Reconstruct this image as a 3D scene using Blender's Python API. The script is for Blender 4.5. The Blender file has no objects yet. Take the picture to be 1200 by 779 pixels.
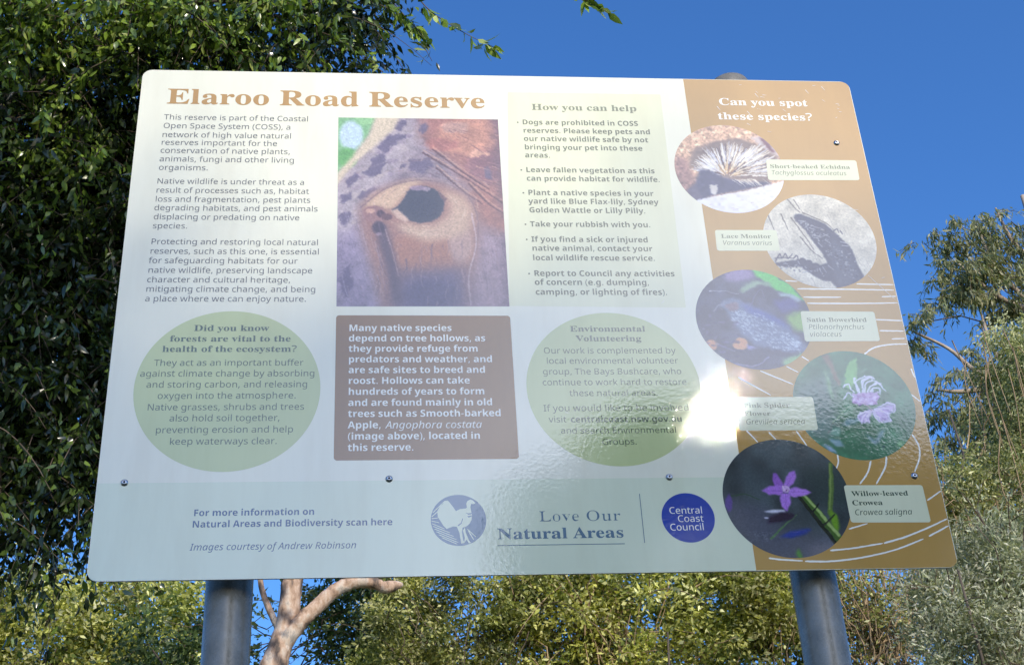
import bpy, bmesh, math
import numpy as np
from mathutils import Vector, Matrix, Euler

sc = bpy.context.scene
COL = sc.collection
rad = math.radians

# ------------------------------------------------------------------ camera, sky, sun, exposure
cam = bpy.data.cameras.new('camera')
cam.sensor_width = 36.0
cam.lens = 50.4
cam.clip_start = 0.05
cam.clip_end = 3000.0
cam_ob = bpy.data.objects.new('camera', cam)
COL.objects.link(cam_ob)
cam_ob.matrix_world = Matrix(((0.995419, 0.000004, -0.095611, -0.21904),
                              (-0.081259, -0.52691, -0.846027, -1.83065),
                              (-0.050382, 0.849921, -0.524496, 1.6),
                              (0, 0, 0, 1)))
sc.camera = cam_ob

SUN = Vector((0.22823, -0.85630, 0.46331)).normalized()
world = bpy.data.worlds.new('World')
sc.world = world
world.use_nodes = True
wt = world.node_tree
sky = wt.nodes.new('ShaderNodeTexSky')
sky.sky_type = 'NISHITA'
sky.sun_disc = False
sky.sun_elevation = math.asin(SUN.z)
sky.sun_rotation = math.atan2(SUN.x, SUN.y)
sky.air_density = 1.0
sky.dust_density = 1.1
sky.ozone_density = 6.0
hs = wt.nodes.new('ShaderNodeHueSaturation')
hs.inputs['Saturation'].default_value = 1.15
hs.inputs['Hue'].default_value = 0.506
wt.links.new(sky.outputs[0], hs.inputs['Color'])
wt.links.new(hs.outputs[0], wt.nodes['Background'].inputs[0])
wt.nodes['Background'].inputs[1].default_value = 0.15

sl = bpy.data.lights.new('sun', 'SUN')
sl.energy = 2.35
sl.angle = rad(0.55)
sl.color = (1.0, 0.91, 0.75)
so = bpy.data.objects.new('sun', sl)
COL.objects.link(so)
so.rotation_euler = SUN.to_track_quat('Z', 'Y').to_euler()
so.location = (6, -24, 18)

sc.view_settings.view_transform = 'Standard'
sc.view_settings.look = 'None'
sc.view_settings.gamma = 1.0
sc.view_settings.use_curve_mapping = False
sc.view_settings.exposure = 0.68
sc.render.engine = 'CYCLES'
sc.cycles.max_bounces = 6
sc.cycles.diffuse_bounces = 3
sc.cycles.glossy_bounces = 3
sc.cycles.transmission_bounces = 4
sc.cycles.transparent_max_bounces = 4
sc.cycles.use_denoising = True

# ------------------------------------------------------------------ helpers
def s2l(c):
    c = np.asarray(c, float)
    return np.where(c <= 0.04045, c / 12.92, ((c + 0.055) / 1.055) ** 2.4)

def tag(o, label=None, cat=None, group=None, kind=None):
    if label: o['label'] = label
    if cat: o['category'] = cat
    if group: o['group'] = group
    if kind: o['kind'] = kind
    return o

def empty(name, loc, label, cat, group=None):
    o = bpy.data.objects.new(name, None)
    COL.objects.link(o)
    o.location = loc
    o.empty_display_size = 0.2
    return tag(o, label, cat, group)

def link(name, me, mat=None, parent=None, loc=None):
    o = bpy.data.objects.new(name, me)
    COL.objects.link(o)
    if mat is not None and len(me.materials) == 0:
        me.materials.append(mat)
    if parent is not None:
        o.parent = parent
    if loc is not None:
        o.location = loc
    return o

def np_mesh(name, V, F, cols=None, smooth=False, attr='tint'):
    """mesh from (n,3) vertices and (m,k) faces of one size"""
    me = bpy.data.meshes.new(name)
    V = np.ascontiguousarray(V, np.float32); F = np.ascontiguousarray(F, np.int32)
    k = F.shape[1]
    me.vertices.add(len(V)); me.vertices.foreach_set('co', V.ravel())
    me.loops.add(F.size); me.loops.foreach_set('vertex_index', F.ravel())
    me.polygons.add(len(F))
    me.polygons.foreach_set('loop_start', np.arange(0, F.size, k, dtype=np.int32))
    if smooth:
        me.polygons.foreach_set('use_smooth', np.ones(len(F), bool))
    if cols is not None:
        a = me.attributes.new(attr, 'FLOAT_COLOR', 'POINT')
        c4 = np.ones((len(V), 4), np.float32); c4[:, :3] = cols
        a.data.foreach_set('color', c4.ravel())
    me.update(calc_edges=True)
    me.validate()
    return me

class Tubes:
    """collects tapered tubes into one mesh"""
    def __init__(self, sides=6):
        self.V = []; self.F = []; self.n = 0; self.s = sides
    def add(self, pts, radii, jit=0.0, rng=None):
        pts = np.asarray(pts, float); m = len(pts); s = self.s
        radii = np.broadcast_to(np.asarray(radii, float), (m,)).copy()
        t = np.gradient(pts, axis=0); t /= np.linalg.norm(t, axis=1, keepdims=True) + 1e-9
        ref = np.array([0.31, 0.87, 0.12]) if abs(t[:, 2]).mean() > 0.7 else np.array([0.05, 0.1, 1.0])
        u = np.cross(t, ref); u /= np.linalg.norm(u, axis=1, keepdims=True) + 1e-9
        v = np.cross(t, u)
        a = np.linspace(0, 2 * np.pi, s, endpoint=False)
        r = radii[:, None] * (1 + (jit * rng.standard_normal((m, s)) if rng is not None else 0))
        ring = pts[:, None] + r[..., None] * (np.cos(a)[None, :, None] * u[:, None] + np.sin(a)[None, :, None] * v[:, None])
        self.V.append(ring.reshape(-1, 3))
        i = np.arange(m - 1)[:, None] * s; j = np.arange(s)[None]; j2 = (j + 1) % s
        f = np.stack([i + j, i + j2, i + s + j2, i + s + j], -1).reshape(-1, 4) + self.n
        self.F.append(f); self.n += m * s
        # end caps as folded quads
        for base in (0, (m - 1) * s):
            c = np.arange(s) + base + self.n - m * s
            for k in range(1, s - 1, 2):
                q = [c[0], c[k], c[k + 1], c[min(k + 2, s - 1)]]
                if len(set(q)) == 4: self.F.append(np.array([q]))
    def build(self, name, mat, parent=None, smooth=True):
        me = np_mesh(name, np.concatenate(self.V), np.concatenate(self.F), smooth=smooth)
        return link(name, me, mat, parent)

def spline(pts, n=8):
    """Catmull-Rom through pts"""
    p = np.asarray(pts, float)
    p = np.concatenate([[2 * p[0] - p[1]], p, [2 * p[-1] - p[-2]]])
    out = []
    for i in range(1, len(p) - 2):
        for t in np.linspace(0, 1, n, endpoint=False):
            a, b, c, d = p[i - 1], p[i], p[i + 1], p[i + 2]
            out.append(0.5 * ((2 * b) + (-a + c) * t + (2 * a - 5 * b + 4 * c - d) * t * t + (-a + 3 * b - 3 * c + d) * t ** 3))
    out.append(p[-2])
    return np.array(out)

# ------------------------------------------------------------------ materials
def new_mat(name):
    m = bpy.data.materials.new(name); m.use_nodes = True
    nt = m.node_tree
    return m, nt, nt.nodes['Principled BSDF'], nt.nodes['Material Output']

def noise_node(nt, scale, detail=4.0, rough=0.55, coord='Object'):
    n = nt.nodes.new('ShaderNodeTexNoise')
    n.inputs['Scale'].default_value = scale; n.inputs['Detail'].default_value = detail
    n.inputs['Roughness'].default_value = rough
    if coord == 'Position':
        g = nt.nodes.new('ShaderNodeNewGeometry'); nt.links.new(g.outputs['Position'], n.inputs['Vector'])
    else:
        t = nt.nodes.new('ShaderNodeTexCoord'); nt.links.new(t.outputs[coord], n.inputs['Vector'])
    return n

def ramp_node(nt, fac, stops):
    r = nt.nodes.new('ShaderNodeValToRGB')
    e = r.color_ramp.elements
    while len(e) < len(stops): e.new(0.5)
    for el, (p, c) in zip(e, stops):
        el.position = p; el.color = (*c, 1)
    nt.links.new(fac, r.inputs[0])
    return r

PRINT = {}
def print_mat(name, color=None):
    """printed film under a glossy laminate; the laminate has a fine orange-peel"""
    if name in PRINT: return PRINT[name]
    m, nt, b, out = new_mat(name)
    # thin uneven film of dust and old run marks
    g = nt.nodes.new('ShaderNodeNewGeometry'); mp = nt.nodes.new('ShaderNodeMapping')
    mp.inputs['Scale'].default_value = (9.0, 9.0, 1.6)
    nt.links.new(g.outputs['Position'], mp.inputs['Vector'])
    dn = nt.nodes.new('ShaderNodeTexNoise'); dn.inputs['Scale'].default_value = 2.2; dn.inputs['Detail'].default_value = 7; dn.inputs['Roughness'].default_value = 0.62
    nt.links.new(mp.outputs[0], dn.inputs['Vector'])
    dr = ramp_node(nt, dn.outputs['Fac'], [(0.35, (0.945, 0.935, 0.915)), (0.55, (1, 1, 1)), (0.8, (0.97, 0.965, 0.95))])
    dm = nt.nodes.new('ShaderNodeMixRGB'); dm.blend_type = 'MULTIPLY'; dm.inputs[0].default_value = 1
    if color is None:
        a = nt.nodes.new('ShaderNodeAttribute'); a.attribute_name = 'tint'
        nt.links.new(a.outputs['Color'], dm.inputs[1])
    else:
        dm.inputs[1].default_value = (*color, 1)
    nt.links.new(dr.outputs[0], dm.inputs[2]); nt.links.new(dm.outputs[0], b.inputs['Base Color'])
    b.inputs['Roughness'].default_value = 0.33
    b.inputs['Specular IOR Level'].default_value = 0.12
    b.inputs['Coat Weight'].default_value = 1.0
    b.inputs['Coat Roughness'].default_value = 0.018
    b.inputs['Coat IOR'].default_value = 1.85
    n1 = noise_node(nt, 190.0, 3.0, 0.55, 'Position')
    n2 = noise_node(nt, 4.0, 2.0, 0.5, 'Position')
    ad = nt.nodes.new('ShaderNodeMath'); ad.operation = 'MULTIPLY_ADD'
    nt.links.new(n2.outputs['Fac'], ad.inputs[0]); ad.inputs[1].default_value = 3.0
    nt.links.new(n1.outputs['Fac'], ad.inputs[2])
    bp = nt.nodes.new('ShaderNodeBump'); bp.inputs['Strength'].default_value = 1.0
    bp.inputs['Distance'].default_value = 0.000085
    nt.links.new(ad.outputs[0], bp.inputs['Height'])
    nt.links.new(bp.outputs[0], b.inputs['Coat Normal'])
    PRINT[name] = m
    return m

def leaf_mat(name, trans=0.35, rough=0.42, spec=0.5):
    m, nt, b, out = new_mat(name)
    a = nt.nodes.new('ShaderNodeAttribute'); a.attribute_name = 'tint'
    nt.links.new(a.outputs['Color'], b.inputs['Base Color'])
    b.inputs['Roughness'].default_value = rough
    b.inputs['Specular IOR Level'].default_value = spec
    tr = nt.nodes.new('ShaderNodeBsdfTranslucent')
    mx = nt.nodes.new('ShaderNodeMixRGB'); mx.blend_type = 'MULTIPLY'; mx.inputs[0].default_value = 1
    nt.links.new(a.outputs['Color'], mx.inputs[1]); mx.inputs[2].default_value = (1.5, 1.5, 0.6, 1)
    nt.links.new(mx.outputs[0], tr.inputs['Color'])
    ms = nt.nodes.new('ShaderNodeMixShader'); ms.inputs[0].default_value = trans
    nt.links.new(b.outputs[0], ms.inputs[1]); nt.links.new(tr.outputs[0], ms.inputs[2])
    nt.links.new(ms.outputs[0], out.inputs['Surface'])
    return m

def bark_mat(name, stops, scale=6.0, rough=0.8, bump=0.01, stretch=(1, 1, 0.3)):
    m, nt, b, out = new_mat(name)
    t = nt.nodes.new('ShaderNodeTexCoord'); mp = nt.nodes.new('ShaderNodeMapping')
    mp.inputs['Scale'].default_value = stretch
    nt.links.new(t.outputs['Object'], mp.inputs['Vector'])
    n = nt.nodes.new('ShaderNodeTexNoise'); n.inputs['Scale'].default_value = scale
    n.inputs['Detail'].default_value = 6; n.inputs['Roughness'].default_value = 0.6
    nt.links.new(mp.outputs[0], n.inputs['Vector'])
    r = ramp_node(nt, n.outputs['Fac'], stops)
    nt.links.new(r.outputs[0], b.inputs['Base Color'])
    b.inputs['Roughness'].default_value = rough
    bp = nt.nodes.new('ShaderNodeBump'); bp.inputs['Distance'].default_value = bump; bp.inputs['Strength'].default_value = 0.7
    nt.links.new(n.outputs['Fac'], bp.inputs['Height']); nt.links.new(bp.outputs[0], b.inputs['Normal'])
    return m

M_LEAF = leaf_mat('leaf')
M_LEAF_GLOSSY = leaf_mat('glossy_leaf', 0.22, 0.2, 0.7)
M_LEAF_DULL = leaf_mat('dull_leaf', 0.25, 0.6, 0.3)
M_TWIG = bark_mat('twig_bark', [(0.3, (0.07, 0.05, 0.035)), (0.7, (0.17, 0.13, 0.09))], 14)
M_DRY = bark_mat('dry_twig', [(0.3, (0.20, 0.13, 0.075)), (0.7, (0.42, 0.31, 0.18))], 14)
M_BARK = bark_mat('dark_bark', [(0.3, (0.05, 0.04, 0.03)), (0.7, (0.14, 0.11, 0.085))], 8)
M_PINK = bark_mat('smooth_pink_bark', [(0.36, (0.13, 0.10, 0.085)), (0.43, (0.36, 0.24, 0.17)), (0.50, (0.52, 0.37, 0.28)), (0.57, (0.62, 0.52, 0.44)), (0.64, (0.33, 0.30, 0.28))], 9, 0.8, 0.03, (1, 1, 0.5))
M_GUM = bark_mat('gum_bark', [(0.3, (0.18, 0.13, 0.10)), (0.55, (0.36, 0.29, 0.23)), (0.75, (0.50, 0.44, 0.38))], 6)

# ------------------------------------------------------------------ ground
def terrain_h(x, y):
    t = np.clip((y - 1.5) / 8.5, 0, 1); s = t * t * (3 - 2 * t)
    return 3.0 * s + 0.10 * np.sin(x * 0.9 + 0.4 * y) * s + 0.04 * np.sin(x * 2.3) * np.cos(y * 1.7) + 0.02 * np.clip(y - 10, 0, 40) - 0.01 * np.clip(-y - 10, 0, 30)

def build_ground():
    g = np.unique(np.concatenate([-np.geomspace(12, 900, 26), np.linspace(-12, 12, 81), np.geomspace(12, 900, 26)]))
    X, Y = np.meshgrid(g, g)
    Z = terrain_h(X, Y)
    n = len(g)
    V = np.stack([X, Y, Z], -1).reshape(-1, 3)
    i = np.arange(n - 1)[:, None] * n + np.arange(n - 1)[None]
    F = np.stack([i, i + 1, i + n + 1, i + n], -1).reshape(-1, 4)
    m, nt, b, out = new_mat('leaf_litter_and_grass')
    n1 = noise_node(nt, 0.7, 8, 0.6, 'Position'); n2 = noise_node(nt, 24, 6, 0.7, 'Position')
    r1 = ramp_node(nt, n1.outputs['Fac'], [(0.38, (0.10, 0.075, 0.045)), (0.55, (0.075, 0.095, 0.03)), (0.7, (0.16, 0.13, 0.08))])
    r2 = ramp_node(nt, n2.outputs['Fac'], [(0.3, (0.45, 0.45, 0.45)), (0.7, (1.2, 1.2, 1.2))])
    mx = nt.nodes.new('ShaderNodeMixRGB'); mx.blend_type = 'MULTIPLY'; mx.inputs[0].default_value = 1
    nt.links.new(r1.outputs[0], mx.inputs[1]); nt.links.new(r2.outputs[0], mx.inputs[2])
    nt.links.new(mx.outputs[0], b.inputs['Base Color']); b.inputs['Roughness'].default_value = 0.95
    bp = nt.nodes.new('ShaderNodeBump'); bp.inputs['Distance'].default_value = 0.04
    nt.links.new(n2.outputs['Fac'], bp.inputs['Height']); nt.links.new(bp.outputs[0], b.inputs['Normal'])
    o = link('ground', np_mesh('ground', V, F, smooth=True), m)
    tag(o, kind='structure')
build_ground()

# ------------------------------------------------------------------ the sign
# all print coordinates are millimetres on the panel, measured from its top left corner
GLYPHS = {'serif':{
"A":[436,[-9,0,0,18,33,12,25,45,157,391,18,-1,160,-378,27,-53,14,-12,18,-4,0,-18,-214,0,0,18,41,7,13,21,-10,35,-20,51,-150,0,-24,-61,-3,-12,-1,-11,12,-22,37,-8,4,0,0,-18],[113,161,129,0,-65,158]],
"B":[442,[16,0,0,17,29,5,17,10,13,50,0,287,-6,43,-18,21,-36,6,0,16,205,0,98,-11,59,-35,19,-58,-12,-49,-36,-34,-61,-21,73,-24,44,-38,14,-53,-11,-56,-36,-41,-57,-26,-76,-9],[182,252,6,0,46,5,29,15,16,29,6,44,-4,40,-12,27,-21,16,-32,6,-28,-9,-6,-34],[222,24,37,6,24,19,13,32,5,47,-6,48,-18,32,-32,17,-48,6,-15,0,0,-166,8,-32]],
"C":[468,[257,-11,-64,8,-56,23,-46,36,-35,48,-22,58,-8,66,8,66,22,57,36,48,47,36,56,23,64,7,50,-6,58,-19,21,-5,20,8,11,22,18,0,0,-157,-17,0,-28,56,-36,43,-43,27,-48,9,-67,-24,-41,-72,-13,-121,15,-112,44,-68,75,-22,40,5,40,16,37,26,33,35,19,-17,-52,-56,-63,-33]],
"D":[495,[20,0,0,17,43,13,11,45,0,299,-3,33,-10,19,-46,13,0,16,207,0,106,-14,77,-45,47,-71,16,-97,-27,-127,-79,-76,-134,-25],[222,24,57,13,40,38,24,64,8,90,-15,113,-42,68,-71,23,-33,-10,-8,-38,0,-313,8,-38]],
"E":[442,[14,0,0,17,30,3,18,10,10,18,3,30,0,291,-3,36,-10,20,-18,10,-28,4,0,16,383,0,0,-135,-16,0,-14,53,-29,33,-45,18,-63,6,-32,-2,-14,-11,-3,-29,0,-142,10,0,39,6,27,17,18,31,11,45,16,0,0,-227,-17,0,-14,63,-32,32,-56,9,-2,0,0,-155,9,-32,38,-7,83,11,58,36,40,68,19,0,-28,-143]],
"F":[404,[15,0,0,17,47,17,13,50,0,291,-4,30,-10,18,-47,16,0,16,380,0,0,-135,-17,0,-22,65,-19,21,-26,14,-80,11,-30,-2,-14,-8,-4,-23,0,-151,8,0,39,6,27,17,18,31,10,46,18,0,0,-229,-17,0,-11,50,-17,32,-28,18,-40,6,-7,0,0,-143,6,-38,22,-19,47,-7,0,-17]],
"H":[523,[15,0,0,17,47,15,13,49,0,298,-13,45,-46,15,0,16,226,0,0,-16,-38,-7,-17,-17,-5,-36,0,-128,160,0,0,128,-5,36,-17,17,-38,7,0,16,225,0,0,-16,-46,-15,-12,-45,0,-298,12,-48,17,-11,29,-5,0,-17,-225,0,0,17,47,14,10,18,3,32,0,140,-160,0,0,-140,12,-49,48,-15,0,-17]],
"L":[426,[15,0,0,17,47,15,13,49,0,298,-13,46,-46,14,0,16,234,0,0,-16,-42,-5,-20,-18,-6,-37,0,-296,3,-36,15,-16,34,-3,81,12,30,16,25,24,39,74,18,0,-25,-154]],
"M":[634,[14,0,0,17,47,15,11,18,3,29,0,303,-4,34,-18,16,-38,7,0,16,170,0,132,-313,132,313,168,0,0,-16,-44,-16,-13,-45,0,-293,5,-42,17,-20,35,-6,0,-17,-221,0,0,17,37,8,17,19,5,39,0,316,-167,-399,-18,0,-165,389,0,-309,4,-32,11,-18,49,-13,0,-17]],
"N":[493,[403,-11,-296,361,0,-271,12,-48,48,-14,0,-17,-149,0,0,17,36,6,17,18,5,38,0,309,-40,45,-18,6,0,16,138,0,235,-286,0,208,-5,37,-17,17,-38,8,0,16,149,0,0,-16,-47,-14,-11,-48,0,-388]],
"O":[525,[261,-11,-48,5,-44,13,-75,51,-28,35,-21,41,-13,45,-4,49,4,48,13,45,21,41,29,35,35,29,40,22,46,14,49,4,48,-4,44,-14,74,-49,50,-76,13,-46,4,-49,-4,-49,-13,-45,-22,-41,-29,-35,-75,-51,-45,-13],[265,12,63,24,39,72,12,120,-8,93,-23,68,-38,41,-50,13,-64,-24,-38,-72,-13,-119,8,-93,24,-68,38,-41]],
"P":[418,[15,0,0,17,47,15,13,49,0,298,-13,45,-46,15,0,16,198,0,73,-3,49,-12,30,-18,24,-24,14,-31,5,-35,-11,-52,-31,-40,-53,-26,-72,-8,-60,0,0,-125,12,-49,48,-15,0,-17],[182,230,19,0,43,5,28,18,15,30,5,46,-4,46,-13,31,-23,19,-36,6,-27,-7,-7,-26]],
"R":[473,[15,0,0,17,47,15,13,49,0,298,-13,45,-46,15,0,16,201,0,88,-7,62,-22,38,-38,12,-54,-11,-49,-34,-37,-57,-24,117,-174,20,-24,26,-9,2,0,0,-17,-142,0,-137,212,-19,0,0,-131,12,-49,48,-15,0,-17],[182,234,21,0,46,6,31,18,18,32,6,46,-9,53,-27,32,-44,10,-34,-9,-8,-37]],
"S":[390,[43,-11,0,169,19,0,21,-64,28,-44,38,-26,48,-9,34,5,26,16,16,24,6,29,-14,40,-40,31,-62,31,-51,30,-35,32,-21,36,-6,43,4,38,13,33,21,26,27,20,33,13,37,4,44,-5,53,-13,9,-2,9,-1,13,5,7,16,19,0,0,-147,-17,0,-29,66,-45,44,-54,16,-31,-5,-23,-14,-15,-20,-5,-26,4,-24,13,-20,52,-33,64,-30,64,-40,33,-45,9,-55,-5,-40,-15,-35,-25,-29,-33,-21,-41,-14,-48,-4,-34,2,-32,9,-28,8,-13,3,-16,-5,-8,-18]],
"V":[428,[212,-13,-168,394,-22,39,-36,19,0,16,225,0,0,-16,-45,-7,-14,-22,9,-32,98,-235,89,234,7,32,-13,23,-43,7,0,16,143,0,0,-16,-34,-12,-26,-44,-152,-396]],
"W":[611,[171,-11,-139,404,-17,34,-30,12,0,16,196,0,0,-16,-31,-7,-10,-22,8,-37,75,-220,78,200,-15,46,-19,30,-38,10,0,16,210,0,0,-16,-35,-7,-11,-20,6,-26,75,-220,67,203,8,37,-11,24,-35,9,0,16,121,0,0,-16,-30,-18,-19,-42,-129,-390,-18,0,-112,320,-126,-320]],
"a":[344,[255,-10,-39,11,-16,34,-49,-33,-56,-11,-31,5,-24,15,-15,23,-5,29,11,41,32,32,56,28,80,26,0,51,-12,41,-39,14,-33,-6,-11,-16,9,-17,10,-26,-13,-29,-33,-11,-32,12,-12,33,16,42,46,30,67,10,61,-6,40,-20,22,-33,8,-49,0,-148,2,-22,9,-6,16,8,9,-14,-35,-29],[151,34,23,7,25,22,0,106,-45,-18,-27,-28,-9,-39,8,-38]],
"b":[361,[43,-11,0,399,-6,40,-29,11,0,16,130,0,0,-176,37,29,46,10,33,-5,30,-14,24,-23,18,-31,16,-79,-5,-48,-14,-43,-23,-35,-30,-27,-37,-17,-41,-6,-44,9,-43,29,-52,-39],[183,14,30,9,19,26,13,111,-3,53,-11,38,-19,22,-28,7,-29,-10,-17,-28,0,-173,11,-41]],
"c":[293,[156,-10,-37,5,-32,16,-28,24,-21,33,-14,38,-5,44,6,46,15,41,24,34,32,26,37,16,42,6,43,-5,32,-16,21,-23,6,-30,-11,-30,-30,-11,-30,12,-10,35,1,10,0,10,-7,19,-21,7,-31,-12,-20,-37,-6,-61,6,-64,19,-47,29,-28,38,-10,35,9,32,25,14,-12,-58,-52]],
"d":[370,[140,-10,-33,5,-29,15,-25,25,-18,31,-16,81,5,49,12,41,19,35,26,25,31,16,34,5,43,-9,34,-29,0,121,-11,29,-36,9,0,16,143,0,0,-380,6,-34,28,-13,0,-17,-130,-21,0,49,-35,-37],[171,28,31,13,21,35,0,166,-17,28,-32,11,-27,-8,-17,-23,-12,-97,12,-95,16,-22]],
"e":[301,[154,-10,-37,5,-32,15,-27,25,-21,34,-13,40,-5,48,5,44,14,39,21,33,28,25,33,15,37,5,52,-9,40,-29,25,-46,9,-61,0,-7,-166,0,10,-69,27,-41,45,-14,38,11,33,33,15,-13,-57,-62],[116,192,85,0,0,23,-8,62,-12,15,-20,5,-34,-23,-11,-71]],
"f":[213,[15,0,0,16,25,6,10,13,2,38,0,204,-36,0,0,33,36,0,0,43,8,47,25,36,38,21,51,8,38,-5,28,-14,17,-21,6,-25,-11,-33,-28,-12,-29,10,-10,26,8,29,3,6,1,7,-4,8,-13,2,-17,-3,-10,-10,-5,-40,0,-80,55,0,0,-33,-55,0,0,-212,10,-39,41,-10,0,-16]],
"g":[327,[146,-140,-57,4,-41,14,-26,22,-8,25,14,29,41,20,-34,25,-11,31,4,24,14,20,60,36,-60,40,-20,62,5,30,13,26,48,37,69,13,76,-14,84,0,0,-36,-49,0,18,-31,5,-34,-15,-52,-42,-35,-62,-13,-15,0,-15,1,-30,-10,-11,-23,10,-16,30,-6,34,0,84,-9,44,-27,13,-50,-11,-43,-33,-33,-53,-20],[157,124,21,6,12,16,9,65,-9,65,-12,16,-21,5,-20,-5,-13,-16,-10,-65,10,-65,13,-16],[161,-116,57,5,34,17,11,28,-14,25,-44,7,-108,0,-18,-18,-6,-21,6,-16,16,-14]],
"h":[381,[18,0,0,16,27,10,7,30,0,343,-6,30,-27,11,0,15,129,0,0,-188,42,38,53,13,49,-12,29,-35,9,-59,0,-156,7,-30,26,-10,0,-16,-161,0,0,16,5,0,21,10,7,30,0,161,-6,41,-10,10,-16,3,-30,-9,-25,-27,0,-179,6,-30,26,-10,0,-16]],
"i":[198,[101,362,-36,14,-15,36,15,37,36,14,36,-14,14,-37,-15,-36],[18,0,0,16,27,10,7,30,0,196,-5,33,-27,8,1,17,127,0,0,-254,6,-30,26,-10,0,-16]],
"k":[358,[17,0,0,16,28,10,7,30,0,342,-5,31,-27,10,1,16,127,0,0,-286,79,79,17,30,-9,12,-26,3,-3,0,0,17,139,0,0,-17,-37,-9,-33,-24,-53,-51,124,-175,30,-18,0,-16,-165,0,0,16,6,0,17,4,5,12,-7,17,-69,98,-15,-13,0,-78,6,-30,26,-10,0,-16]],
"l":[199,[18,0,0,16,27,10,7,30,0,342,-5,31,-27,10,0,16,128,0,0,-399,6,-30,26,-10,0,-16]],
"m":[554,[18,0,0,16,27,10,7,30,0,197,-6,31,-27,10,0,16,127,0,0,-45,42,40,49,13,55,-14,28,-43,44,43,54,14,47,-12,29,-35,10,-59,0,-156,6,-30,26,-10,0,-16,-159,0,0,16,26,10,7,30,0,161,-6,41,-10,10,-17,3,-28,-8,-25,-26,0,-181,7,-30,25,-10,0,-16,-157,0,0,16,26,10,7,30,0,161,-6,41,-10,10,-17,3,-29,-9,-24,-27,0,-179,6,-29,25,-11,0,-16]],
"n":[381,[18,0,0,16,27,10,7,30,0,197,-6,31,-27,10,0,16,129,0,0,-43,42,39,53,12,49,-12,29,-35,9,-59,0,-156,7,-30,26,-10,0,-16,-161,0,0,16,5,0,21,10,7,30,0,161,-6,41,-10,10,-16,3,-30,-9,-25,-27,0,-179,6,-30,26,-10,0,-16]],
"o":[336,[169,-10,-42,5,-37,16,-30,26,-22,33,-14,40,-5,44,5,45,14,40,22,33,30,25,37,16,41,5,41,-5,36,-15,30,-25,23,-33,14,-40,5,-46,-5,-46,-14,-39,-23,-33,-30,-25,-35,-16],[169,11,24,7,16,21,8,42,3,73,-3,73,-9,44,-16,21,-23,7,-25,-7,-16,-21,-11,-117,3,-72,8,-43,16,-21]],
"p":[371,[17,-139,0,15,23,7,10,16,2,37,0,307,-6,40,-27,12,0,15,124,0,0,-47,37,42,50,14,34,-5,29,-16,24,-24,18,-33,15,-81,-16,-88,-18,-34,-25,-26,-30,-17,-34,-5,-44,11,-35,31,0,-90,4,-41,15,-19,30,-5,0,-16],[195,28,27,8,17,23,14,95,-12,94,-16,22,-26,8,-28,-11,-23,-32,0,-166,19,-31]],
"r":[287,[18,0,0,16,27,10,7,30,0,196,-6,33,-26,8,1,17,125,0,0,-58,41,49,46,17,25,-3,17,-11,14,-38,-11,-32,-30,-12,-26,9,-15,19,-18,10,-27,-19,-13,-49,0,-136,10,-31,38,-9,0,-16]],
"s":[288,[151,-10,-64,16,-14,3,-13,-5,-9,-13,-15,0,0,114,17,0,13,-37,21,-29,25,-18,28,-6,39,12,13,31,-9,26,-27,21,-49,25,-53,39,-13,24,-4,27,7,39,21,32,33,21,43,7,25,-3,33,-8,7,-2,7,-1,17,14,14,0,0,-97,-16,0,-32,55,-22,14,-25,5,-33,-10,-11,-27,10,-27,31,-20,45,-23,50,-38,12,-24,4,-32,-7,-44,-22,-33,-34,-21]],
"t":[228,[124,-9,-35,5,-23,14,-13,26,-5,35,0,208,-28,0,0,21,68,69,41,55,15,0,0,-114,64,0,0,-31,-64,0,0,-197,5,-31,19,-11,21,9,17,26,16,-9,-40,-57]],
"u":[375,[131,-10,-40,7,-26,20,-14,34,-5,46,0,151,-7,34,-28,12,0,16,131,0,0,-236,9,-28,26,-10,28,7,23,23,0,182,-7,35,-32,11,0,16,135,0,0,-240,7,-31,29,-9,0,-17,-60,-6,-72,-17,0,50,-42,-37]],
"v":[306,[142,-10,-104,258,-16,33,-25,12,0,17,167,0,0,-16,-8,0,-20,-4,-7,-14,1,-8,55,-146,51,131,5,19,-9,17,-29,5,0,16,102,0,0,-15,-27,-16,-18,-36,-100,-253]],
"w":[434,[122,-10,-105,275,-11,19,-17,9,0,17,149,0,0,-17,-18,-4,-6,-13,2,-10,4,-13,47,-126,44,108,-10,31,-11,22,-22,7,0,15,155,0,0,-17,-21,-5,-6,-12,0,-7,2,-7,38,-121,46,115,5,19,-7,14,-24,6,0,15,89,0,0,-15,-20,-11,-13,-26,-108,-268,-15,0,-66,207,-83,-207]],
"y":[300,[52,-140,-42,15,-13,18,-4,23,12,31,31,13,28,-9,11,-27,-1,-5,0,-6,12,-12,28,25,15,30,11,39,-104,256,-11,24,-10,12,-18,6,-2,0,0,17,167,0,0,-17,-26,-4,-8,-14,2,-8,3,-10,52,-138,45,122,6,19,2,14,-9,15,-26,4,0,17,97,0,0,-17,-23,-12,-18,-39,-97,-266,-33,-72,-34,-35]]},
'sans':{
"(":[201,[126,-106,-45,63,-30,71,-18,76,-6,80,6,81,18,77,30,73,45,65,55,0,-41,-67,-30,-73,-17,-76,-6,-79,6,-77,17,-76,30,-72,41,-66]],
")":[201,[21,-106,41,66,29,72,18,76,6,77,-6,79,-18,76,-30,73,-41,67,56,0,44,-65,31,-73,18,-77,6,-81,-6,-80,-18,-76,-31,-71,-44,-63]],
",":[180,[28,-87,19,84,14,81,63,0,5,-7,-25,-79,-33,-79]],
"-":[216,[27,154,0,52,162,0,0,-52]],
".":[180,[89,-9,-29,10,-12,35,12,35,29,10,30,-10,13,-35,-13,-35]],
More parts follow.
